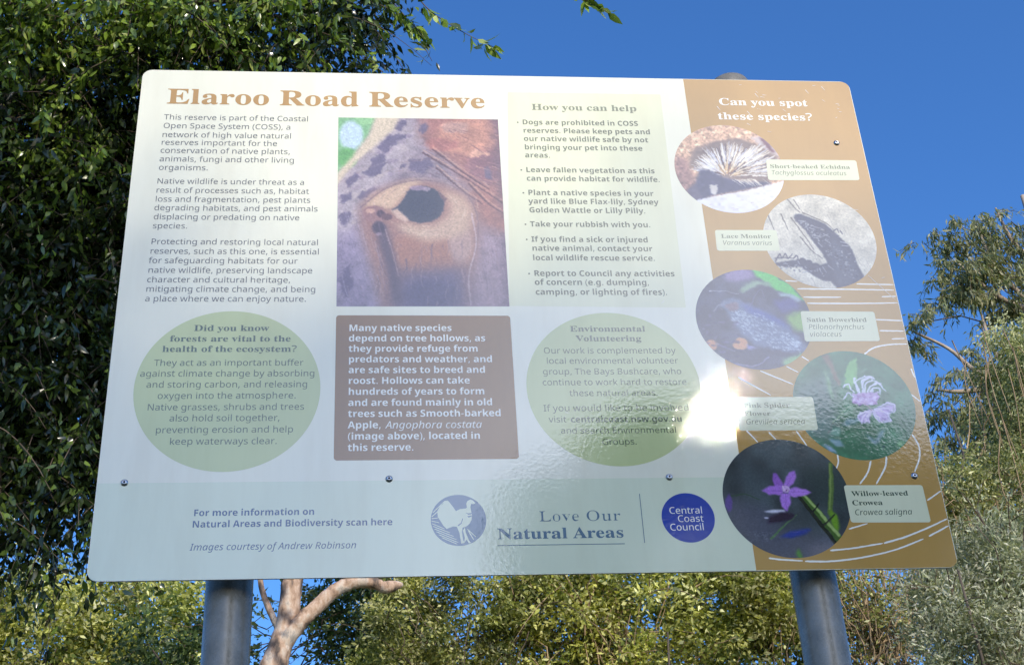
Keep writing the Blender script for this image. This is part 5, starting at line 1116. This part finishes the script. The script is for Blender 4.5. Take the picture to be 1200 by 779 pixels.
class Foliage:
    def __init__(self, seed):
        self.rng = np.random.default_rng(seed); self.V = []; self.F = []; self.C = []; self.n = 0
    def leaves(self, P, D, L, W, palette, fine=False, curl=0.15, cidx=None):
        r = self.rng; n = len(P)
        pal = np.array(palette)
        base = pal[r.integers(0, len(pal), n)] if cidx is None else pal[cidx]
        cols = base * r.uniform(0.75, 1.25, (n, 1))
        V, F, C = leaf_geo(P, D, L * r.uniform(.5, 1.4, n), W * r.uniform(.6, 1.25, n), r, cols, fine, curl)
        self.V.append(V); self.F.append(F + self.n); self.C.append(C); self.n += len(V)
    def clump(self, centers, radii, per, L, W, palette, droop=0.0, fine=False, flat=0.7):
        """gaussian leaf clumps; each clump leans to one of the palette colours"""
        r = self.rng
        for c, rd in zip(centers, radii):
            m = int(per * r.uniform(.6, 1.4))
            off = r.standard_normal((m, 3)) * rd * np.array([1, 1, flat]) * 0.55
            D = unit(off + r.standard_normal((m, 3)) * rd * .7) + np.array([0, 0, -droop])
            k = r.integers(0, len(palette)); sh = r.uniform(.75, 1.6); idx = np.where(r.random(m) < .65, k, r.integers(0, len(palette), m))
            self.leaves(c + off, D, L, W, np.array(palette) * sh, fine, 0.15, idx)
    def build(self, name, mat, parent):
        me = np_mesh(name, np.concatenate(self.V), np.concatenate(self.F), np.concatenate(self.C))
        return link(name, me, mat, parent)

def ell_points(rng, cen, rad_, n, inner=0.45, keep=None):
    out = []
    while len(out) < n:
        v = rng.standard_normal(3); v /= np.linalg.norm(v)
        p = np.array(cen) + v * np.array(rad_) * (inner + (1 - inner) * rng.random() ** 0.6)
        if keep is None or keep(p): out.append(p)
    return np.array(out)

def limb(a, b, rng, n=7, wob=0.08):
    a, b = np.array(a, float), np.array(b, float)
    t = np.linspace(0, 1, n)[:, None]
    p = a + (b - a) * t
    L = np.linalg.norm(b - a)
    p[1:-1] += rng.standard_normal((n - 2, 3)) * wob * L * 0.35
    return p

SHRUBS = 'shrubs and bushes behind the sign'
def bush(name, label, cat, base, crowns, palette, L, W, per, clump_r, seed, mat=M_LEAF, droop=0.2, twigs=60, twig_mat=M_TWIG, fine=False, stems=5, group=None, inner=0.45, shoots=70):
    """a shrub: several stems from the ground, twigs through the crown and leaf clumps"""
    r = np.random.default_rng(seed)
    bz = float(terrain_h(np.array(base[0]), np.array(base[1])))
    root = empty(name, (base[0], base[1], bz), label, cat, SHRUBS if cat == 'shrub' else group)
    off = np.array([base[0], base[1], bz])
    fo = Foliage(seed + 1); tb = Tubes(6); tw = Tubes(4)
    allc = []
    for cen, rd, n in crowns:
        c = ell_points(r, cen, rd, n, inner)
        allc.append(c)
        fo.clump(c - off, np.full(n, clump_r) * r.uniform(.7, 1.3, n), per, L, W, palette, droop, fine)
    # skirt of foliage down to the ground
    w = max(c[1][0] for c in crowns); n = 46
    c = ell_points(r, (base[0], base[1], bz + .85), (w * 1.35, .8, .9), n, .4, lambda p: p[2] > bz + .05)
    fo.clump(c - off, np.full(n, .26), 90, L * 1.3, W * 1.3, palette, droop)
    allc = np.concatenate(allc)
    for k in range(stems):
        t = np.array(crowns[k % len(crowns)][0]) + r.standard_normal(3) * .25
        p = limb([base[0] + r.uniform(-.2, .2), base[1] + r.uniform(-.2, .2), bz - .15], t, r, 8)
        tb.add(p - off, np.linspace(.04, .008, 8))
    for k in range(twigs):
        e = allc[r.integers(0, len(allc))] + r.standard_normal(3) * clump_r
        cen = np.array(crowns[r.integers(0, len(crowns))][0])
        s = e + (cen - e) * r.uniform(.3, .8) + np.array([0, 0, -r.uniform(.1, .5)])
        tw.add(limb(s, e, r, 6, .15) - off, np.linspace(.008, .003, 6))
    # long loose shoots that break the outline
    for k in range(shoots):
        s = allc[r.integers(0, len(allc))]
        cen = np.array(crowns[r.integers(0, len(crowns))][0])
        d = unit(unit(s - cen) * .7 + r.standard_normal(3) * .5 + np.array([0, -.3, .35])); ln = r.uniform(.3, .8) * (L / .055)
        t = np.linspace(0, 1, 6)[:, None]; path = s + d * ln * t + np.array([0, 0, -.45 * ln]) * t * t
        tw.add(path - off, np.linspace(.006, .002, 6))
        m = int(14 * ln / (L / .055) * 2); q = r.integers(1, 6, m)
        fo.leaves(path[q] + r.standard_normal((m, 3)) * .015 - off, d * .6 + r.standard_normal((m, 3)) * .6 + np.array([0, 0, -droop]), L * 1.1, W * 1.1, np.array(palette) * r.uniform(.9, 1.35))
    tb.build('stem', M_BARK, root); tw.build('twig', twig_mat, root)
    fo.build('foliage', mat, root)
    return root

# ---- shaded tree with glossy hanging leaves on the left
def left_tree():
    r = np.random.default_rng(21)
    bx, by = -3.6, 5.4
    bz = float(terrain_h(np.array(bx), np.array(by)))
    root = empty('broadleaf_tree', (bx, by, bz), 'big dark glossy leaved tree with drooping branches left of and above the sign', 'tree')
    off = np.array([bx, by, bz])
    tb = Tubes(10); tw = Tubes(4); fo = Foliage(22)
    dark = [(.022, .040, .012), (.03, .05, .013), (.04, .068, .016), (.02, .034, .014), (.12, .18, .035)]  # dark leaf greens, deepened further to carry the crown's shade
    sunlit_tint = [(.20, .31, .045), (.27, .39, .06), (.07, .12, .02), (.36, .43, .12), (.13, .21, .035)]  # same leaves in brighter greens, sunlight put into the colour
    trunk = spline([(bx, by, bz - .2), (bx + .1, by, bz + 1.5), (bx + .05, by - .1, bz + 3.4), (bx + .3, by - .2, bz + 5.4), (bx + .2, by - .1, bz + 7.2)], 6)
    tb.add(trunk - off, np.linspace(.22, .08, len(trunk)))
    # crown volumes: centre, radii, number of hanging twigs, palette
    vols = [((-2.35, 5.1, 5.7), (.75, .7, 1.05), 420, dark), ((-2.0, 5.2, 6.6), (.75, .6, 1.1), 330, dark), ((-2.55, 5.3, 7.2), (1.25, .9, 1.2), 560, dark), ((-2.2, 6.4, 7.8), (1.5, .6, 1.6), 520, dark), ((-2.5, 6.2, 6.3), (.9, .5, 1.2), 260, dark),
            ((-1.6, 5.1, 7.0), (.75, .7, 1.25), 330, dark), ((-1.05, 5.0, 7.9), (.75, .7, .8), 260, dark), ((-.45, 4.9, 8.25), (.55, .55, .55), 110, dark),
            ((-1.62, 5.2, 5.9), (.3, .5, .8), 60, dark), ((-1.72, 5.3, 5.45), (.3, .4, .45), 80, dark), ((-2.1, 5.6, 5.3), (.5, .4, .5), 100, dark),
            ((-2.3, 4.6, 8.2), (1.0, .5, .6), 170, sunlit_tint), ((-2.1, 4.5, 7.75), (1.0, .35, .45), 180, sunlit_tint), ((-1.1, 4.45, 7.8), (.8, .35, .4), 110, sunlit_tint), ((-1.2, 4.6, 8.6), (.8, .5, .5), 70, sunlit_tint), ((-2.2, 4.5, 6.9), (.7, .3, .6), 46, sunlit_tint),
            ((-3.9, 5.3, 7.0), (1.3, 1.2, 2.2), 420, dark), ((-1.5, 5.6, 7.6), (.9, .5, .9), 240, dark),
            # unseen boughs added forward, above the picture, to shade the crown behind
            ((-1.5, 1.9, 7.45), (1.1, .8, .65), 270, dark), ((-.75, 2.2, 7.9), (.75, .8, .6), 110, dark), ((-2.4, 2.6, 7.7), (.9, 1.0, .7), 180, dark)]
    for cen, rd, n, pal in vols:
        lb = spline([trunk[min(len(trunk) - 1, int(len(trunk) * .62))], (np.array(cen) + trunk[-4]) / 2 + np.array([0, 0, .2]), np.array(cen)], 6)
        tb.add(lb - off, np.linspace(.06, .015, len(lb)))
        P = np.array(ell_points(r, cen, rd, n, 0.15))
        for p in P:
            m = int(r.integers(18, 34)); ln = r.uniform(.25, .6)
            d = unit(np.array([r.normal(), r.normal(), r.uniform(-1.2, .1)]))
            t = np.linspace(0, 1, 6)[:, None]
            path = p + d * ln * t + np.array([0, 0, -.5 * ln]) * t * t
            if r.random() < .6: tw.add(path - off, np.linspace(.004, .0015, 6))
            u = r.random(m); k = np.minimum((u * 5).astype(int), 4); f = (u * 5 - k)[:, None]
            q = path[k] * (1 - f) + path[k + 1] * f
            tang = unit(path[k + 1] - path[k])
            D = tang * .5 + r.standard_normal((m, 3)) * .55 + np.array([0, 0, -.55])
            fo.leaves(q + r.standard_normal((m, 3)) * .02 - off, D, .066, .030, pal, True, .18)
    # loose sprays reaching over the sky
    for pts in ([(-.35, 4.7, 8.45), (-.05, 4.6, 8.15), (.12, 4.55, 7.85), (.33, 4.5, 7.62), (.52, 4.5, 7.50)],
                [(-.4, 4.7, 8.5), (.05, 4.6, 8.3), (.2, 4.5, 8.15), (.32, 4.5, 8.05)],
                [(-.6, 4.8, 8.3), (-.2, 4.7, 8.05), (.0, 4.7, 7.9), (.1, 4.7, 7.75)],
                [(.6, 4.5, 8.9), (.9, 4.5, 8.3), (1.0, 4.5, 8.0), (1.2, 4.5, 7.82)],
                [(.6, 4.5, 8.9), (.95, 4.5, 8.35), (1.05, 4.5, 8.06), (1.1, 4.5, 7.93)]):
        p = spline(pts, 6)
        tw.add(p - off, np.linspace(.006, .002, len(p)))
        m = 34; k = r.integers(len(p) // 3, len(p), m)
        D = unit(np.gradient(p, axis=0)[k]) * .5 + r.standard_normal((m, 3)) * .5 + np.array([0, 0, -.7])
        fo.leaves(p[k] - off + r.standard_normal((m, 3)) * .01, D, .10, .044, sunlit_tint, True, .2)
    tb.build('trunk', M_BARK, root); tw.build('twig', M_TWIG, root)
    fo.build('foliage', M_LEAF_GLOSSY, root)
left_tree()

# ---- smooth pink-barked tree behind the left post
def pink_tree():
    r = np.random.default_rng(31)
    bx, by = -1.02, 9.0
    bz = float(terrain_h(np.array(bx), np.array(by)))
    root = empty('gum_tree', (bx, by, bz), 'smooth pinkish barked tree with a bent forked limb, just right of the left post', 'tree')
    off = np.array([bx, by, bz]); tb = Tubes(14)
    t1 = spline([(bx - .08, by, bz - .2), (bx - .05, by, bz + 1.0), (-1.02, 9, 5.1), (-.96, 9, 5.4), (-.90, 9, 5.65), (-.87, 9, 5.95), (-.84, 9.05, 6.6), (-.95, 9.1, 7.4), (-.7, 9.1, 8.2)], 8)
    n = len(t1); tb.add(t1 - off, np.interp(np.linspace(0, 1, n), [0, .3, .5, .62, .8, 1], [.14, .105, .082, .086, .062, .02]), .03, r)
    t2 = spline([(-.93, 8.98, 5.45), (-.80, 8.95, 5.62), (-.66, 8.95, 5.76), (-.52, 8.95, 5.89), (-.36, 8.95, 5.955), (-.22, 8.95, 5.94), (-.14, 8.95, 5.905), (-.05, 8.97, 5.925), (0, 9.0, 5.945)], 8)
    n = len(t2); tb.add(t2 - off, np.interp(np.linspace(0, 1, n), [0, .15, .5, .72, .8, 1], [.072, .062, .052, .045, .052, .018]), .05, r)
    t3 = spline([(-.94, 9, 5.55), (-1.05, 9, 5.78), (-1.12, 9, 6.0), (-1.15, 9, 6.4)], 6)
    tb.add(t3 - off, np.linspace(.03, .018, len(t3)), .03, r)
    t4 = spline([(-.42, 8.95, 5.95), (-.38, 9, 6.08), (-.40, 9.1, 6.5), (-.2, 9.1, 7.2)], 6)
    tb.add(t4 - off, np.linspace(.03, .015, len(t4)), .03, r)
    tb.build('trunk', M_PINK, root)
    fo = Foliage(32)
    for cen, rd, k in (((-.7, 9.2, 7.7), (.9, .8, .8), 50), ((-.1, 9.3, 7.5), (.6, .6, .6), 26), ((-.8, 9.3, 8.4), (.7, .6, .5), 30)):
        fo.clump(ell_points(r, cen, rd, k, .4) - off, np.full(k, .22), 110, .07, .018, [(.05, .08, .03), (.07, .10, .04), (.09, .11, .05)], .6)
    fo.build('foliage', M_LEAF, root)
pink_tree()

YG = [(.35, .36, .09), (.46, .46, .14), (.21, .24, .06), (.54, .54, .26), (.09, .12, .03)]
OL = [(.30, .31, .10), (.40, .40, .15), (.18, .20, .06), (.52, .51, .27), (.08, .10, .03)]
DK = [(.06, .10, .03), (.08, .12, .04), (.11, .15, .055), (.05, .075, .03)]
GR = [(.32, .34, .24), (.40, .41, .31), (.22, .25, .16), (.48, .48, .39)]

bush('shrub', 'bright yellow green leafy shrub at lower left beneath the dark hanging leaves', 'shrub', (-3.6, 13.5),
     [((-3.7, 13.5, 7.2), (.9, .7, .8), 110), ((-2.7, 13.6, 7.3), (.8, .6, .8), 90), ((-4.6, 13.6, 7.0), (.8, .7, .8), 60), ((-3.3, 13.5, 5.6), (1.6, 1.0, .9), 50)], YG, .075, .038, 120, .2, 41, droop=.3)
bush('shrub', 'dark blue green leafy shrub behind the bent pink limb', 'shrub', (-.1, 11.2),
     [((-.25, 11.2, 6.5), (.6, .5, .6), 60), ((.1, 11.2, 5.6), (.9, .6, .9), 40), ((-1.9, 11.2, 6.0), (.7, .5, .8), 40)], DK, .07, .03, 130, .18, 43)
bush('shrub', 'olive green leafy shrub just right of the bent pink limb', 'shrub', (.5, 10.0),
     [((.30, 10.0, 5.75), (.75, .6, .6), 80), ((.75, 10.1, 6.2), (.75, .6, .7), 80), ((.4, 10, 4.6), (1.1, .8, .9), 50)], OL, .048, .024, 170, .13, 45, twigs=110)
bush('shrub', 'yellow green shrub with pale dry stems below the middle of the sign', 'shrub', (1.9, 10.0),
     [((1.5, 10.1, 6.1), (.7, .6, .8), 80), ((2.15, 10.0, 6.0), (.75, .6, .75), 90), ((1.8, 10, 4.7), (1.2, .8, .9), 50)], YG, .058, .027, 130, .16, 47, twigs=190, twig_mat=M_DRY)
bush('shrub', 'green shrub with small pale leaves just left of the right post', 'shrub', (3.2, 10.0),
     [((2.95, 10.0, 6.15), (.65, .6, .7), 85), ((3.45, 10.1, 6.0), (.55, .6, .75), 60), ((3.1, 10, 4.7), (1.1, .8, .9), 50)], YG + OL, .055, .029, 140, .15, 49, twigs=80, twig_mat=M_DRY)
bush('vine_tangle', 'brown tangle of dry vine stems right of the right post', 'vine', (3.9, 9.0),
     [((3.95, 9.0, 5.75), (.55, .4, .55), 44), ((3.7, 9.0, 5.6), (.25, .35, .6), 22)], OL, .045, .02, 80, .16, 51, twigs=230, twig_mat=M_DRY)
bush('shrub', 'silvery grey green shrub at the lower right corner', 'shrub', (4.2, 7.5),
     [((4.25, 7.5, 5.25), (.62, .5, .5), 120), ((3.95, 7.5, 4.85), (.45, .5, .5), 80), ((4.6, 7.5, 4.7), (.6, .6, .8), 60), ((4.2, 7.5, 3.8), (.9, .7, .9), 40)], GR, .05, .014, 150, .14, 53, mat=M_LEAF_DULL, droop=-.3)

# ---- vine-draped tree and eucalypt at the right
def vine_tree():
    r = bush('vine_covered_tree', 'dense dark green tree draped in hanging vines right of the sign', 'tree', (5.3, 9.6),
             [((5.95, 9.7, 8.0), (.36, .5, .9), 64), ((4.9, 9.6, 6.85), (.38, .5, .42), 44), ((5.5, 9.6, 6.9), (.45, .5, .7), 70), ((5.15, 9.5, 6.3), (.7, .5, .55), 70), ((4.75, 9.5, 6.0), (.5, .4, .35), 36), ((5.4, 9.7, 5.0), (1.0, .8, 1.2), 50), ((6.3, 9.8, 7.6), (.8, .8, 1.6), 70)],
             [(.17, .19, .07), (.24, .25, .10), (.36, .36, .18), (.08, .11, .035), (.46, .45, .26)], .05, .018, 130, .17, 61, droop=.9, twigs=120, twig_mat=M_DRY)
    g = np.random.default_rng(62); tw = Tubes(4)
    off = np.array(r.location)
    for k in range(26):
        x, y = g.uniform(4.5, 6.0), g.uniform(8.9, 9.3); z = g.uniform(6.3, 8.6); l = g.uniform(.5, 1.6)
        p = spline([(x, y, z), (x + g.normal() * .06, y, z - l * .4), (x + g.normal() * .1, y, z - l)], 4)
        tw.add(p - off, np.linspace(.006, .003, len(p)))
    tw.build('vine', M_DRY, r)
vine_tree()

def eucalypt():
    r = np.random.default_rng(71)
    bx, by = 8.6, 12.4
    bz = float(terrain_h(np.array(bx), np.array(by)))
    root = empty('eucalyptus_tree', (bx, by, bz), 'tall open crowned gum with narrow hanging leaves against the sky at right', 'tree')
    off = np.array([bx, by, bz]); tb = Tubes(8); tw = Tubes(4); fo = Foliage(72)
    trunk = spline([(bx, by, bz - .2), (bx + .1, by, bz + 2.5), (8.3, 12.3, 8.2), (8.2, 12.2, 9.8), (8.0, 12.1, 11.0), (7.9, 12, 12.2)], 6)
    tb.add(trunk - off, np.linspace(.2, .03, len(trunk)))
    br = [[(8.25, 12.2, 9.0), (7.4, 12, 9.3), (6.75, 12, 9.62), (6.45, 12, 9.95), (6.05, 12, 10.2)], [(6.95, 12, 9.45), (6.5, 12, 9.38), (6.2, 12, 9.4)],
          [(8.2, 12.2, 9.8), (7.7, 12, 10.4), (7.3, 12, 11.1), (7.2, 12, 11.7)], [(8.0, 12.1, 11.), (7.6, 12, 11.5), (7.5, 12, 12.0)], [(7.7, 12, 10.4), (7.2, 12, 10.7), (6.8, 12, 11.2)], [(7.3, 12, 9.35), (7.0, 12, 9.9), (6.95, 12, 10.5)],
          [(8.2, 12.2, 9.8), (8.8, 12, 10.6), (9.2, 12, 11.4)]]
    for b_ in br:
        p = spline(b_, 6); tb.add(p - off, np.linspace(.045, .012, len(p)))
    pal = [(.18, .21, .10), (.26, .28, .14), (.32, .33, .18), (.11, .14, .07), (.38, .35, .21)]
    for cen, rd, n in (((7.5, 12, 11.6), (.45, .5, .35), 34), ((6.95, 12, 11.2), (.42, .4, .42), 34), ((6.75, 12, 10.85), (.3, .4, .3), 22), ((7.3, 12, 10.8), (.5, .5, .5), 44), ((6.6, 12, 11.55), (.3, .3, .1), 8),
                       ((7.6, 12, 10.0), (.5, .5, .7), 46), ((7.1, 12, 9.75), (.4, .4, .5), 34), ((6.15, 12, 10.3), (.2, .3, .3), 14), ((6.9, 12, 9.3), (.45, .4, .4), 34), ((6.35, 12, 9.2), (.3, .4, .45), 26), ((7.3, 12, 8.9), (.7, .5, .7), 90), ((6.6, 12, 8.5), (.7, .4, .75), 100), ((7.7, 12.3, 9.6), (.5, .4, .8), 60), ((8.6, 12, 11), (.8, .7, 1.2), 50)):
        tw.add(limb(trunk[-8], cen, r, 8, .08) - off, np.linspace(.02, .006, 8))
        for p in ell_points(r, cen, rd, n, .2):
            m = int(r.integers(30, 60)); ln = r.uniform(.15, .45)
            d = unit(np.array([r.normal(), r.normal(), r.uniform(-1.0, .4)]))
            t = np.linspace(0, 1, 5)[:, None]; path = p + d * ln * t + np.array([0, 0, -.35 * ln]) * t * t
            tw.add(path - off, np.linspace(.006, .002, 5))
            k = r.integers(0, 5, m)
            D = r.standard_normal((m, 3)) * .45 + np.array([0, 0, -.9]) + d * .3
            fo.leaves(path[k] - off + r.standard_normal((m, 3)) * .03, D, .11, .024, pal, False, .12)
    tb.build('trunk', M_GUM, root); tw.build('twig', M_TWIG, root); fo.build('foliage', M_LEAF, root)
eucalypt()

# ---- the tall tree behind the viewer whose top shades and is mirrored in the lower sign
def far_tree():
    r = np.random.default_rng(81)
    bx, by = 6.6, -25.0
    bz = float(terrain_h(np.array(bx), np.array(by)))
    root = empty('tall_tree', (bx, by, bz), 'tall leafy tree behind the viewer mirrored in the lower right of the sign', 'tree')
    off = np.array([bx, by, bz]); tb = Tubes(10); fo = Foliage(82)
    H = FAR_TOP
    trunk = spline([(bx, by, bz - .3), (bx + .2, by, 4), (bx - .1, by, 9), (bx + .1, by, H - .8)], 6)
    tb.add(trunk - off, np.linspace(.4, .06, len(trunk)))
    vols = [((bx - .3, by, H - 1.3), (1.9, 1.3, 1.25), 170), ((bx - 2.6, by, H - 2.9), (1.8, 1.5, 1.5), 110), ((bx + 2.4, by, H - 1.9), (2.2, 1.5, 1.6), 170), ((bx + 4.6, by, H - 2.6), (1.8, 1.5, 1.8), 110), ((bx, by, H - 5), (4.2, 2.2, 2.6), 260), ((bx + 4, by, H - 6), (2.8, 2, 2.5), 120)]
    for cen, rd, n in vols:
        lb = limb(trunk[len(trunk) // 2], cen, r, 8, .06); tb.add(lb - off, np.linspace(.12, .03, 8))
        fo.clump(ell_points(r, cen, rd, n, .3) - off, np.full(n, .5) * r.uniform(.7, 1.3, n), 70, .20, .09, DK, .4)
    tb.build('trunk', M_BARK, root); fo.build('foliage', M_LEAF, root)
FAR_TOP = 16.296
far_tree()
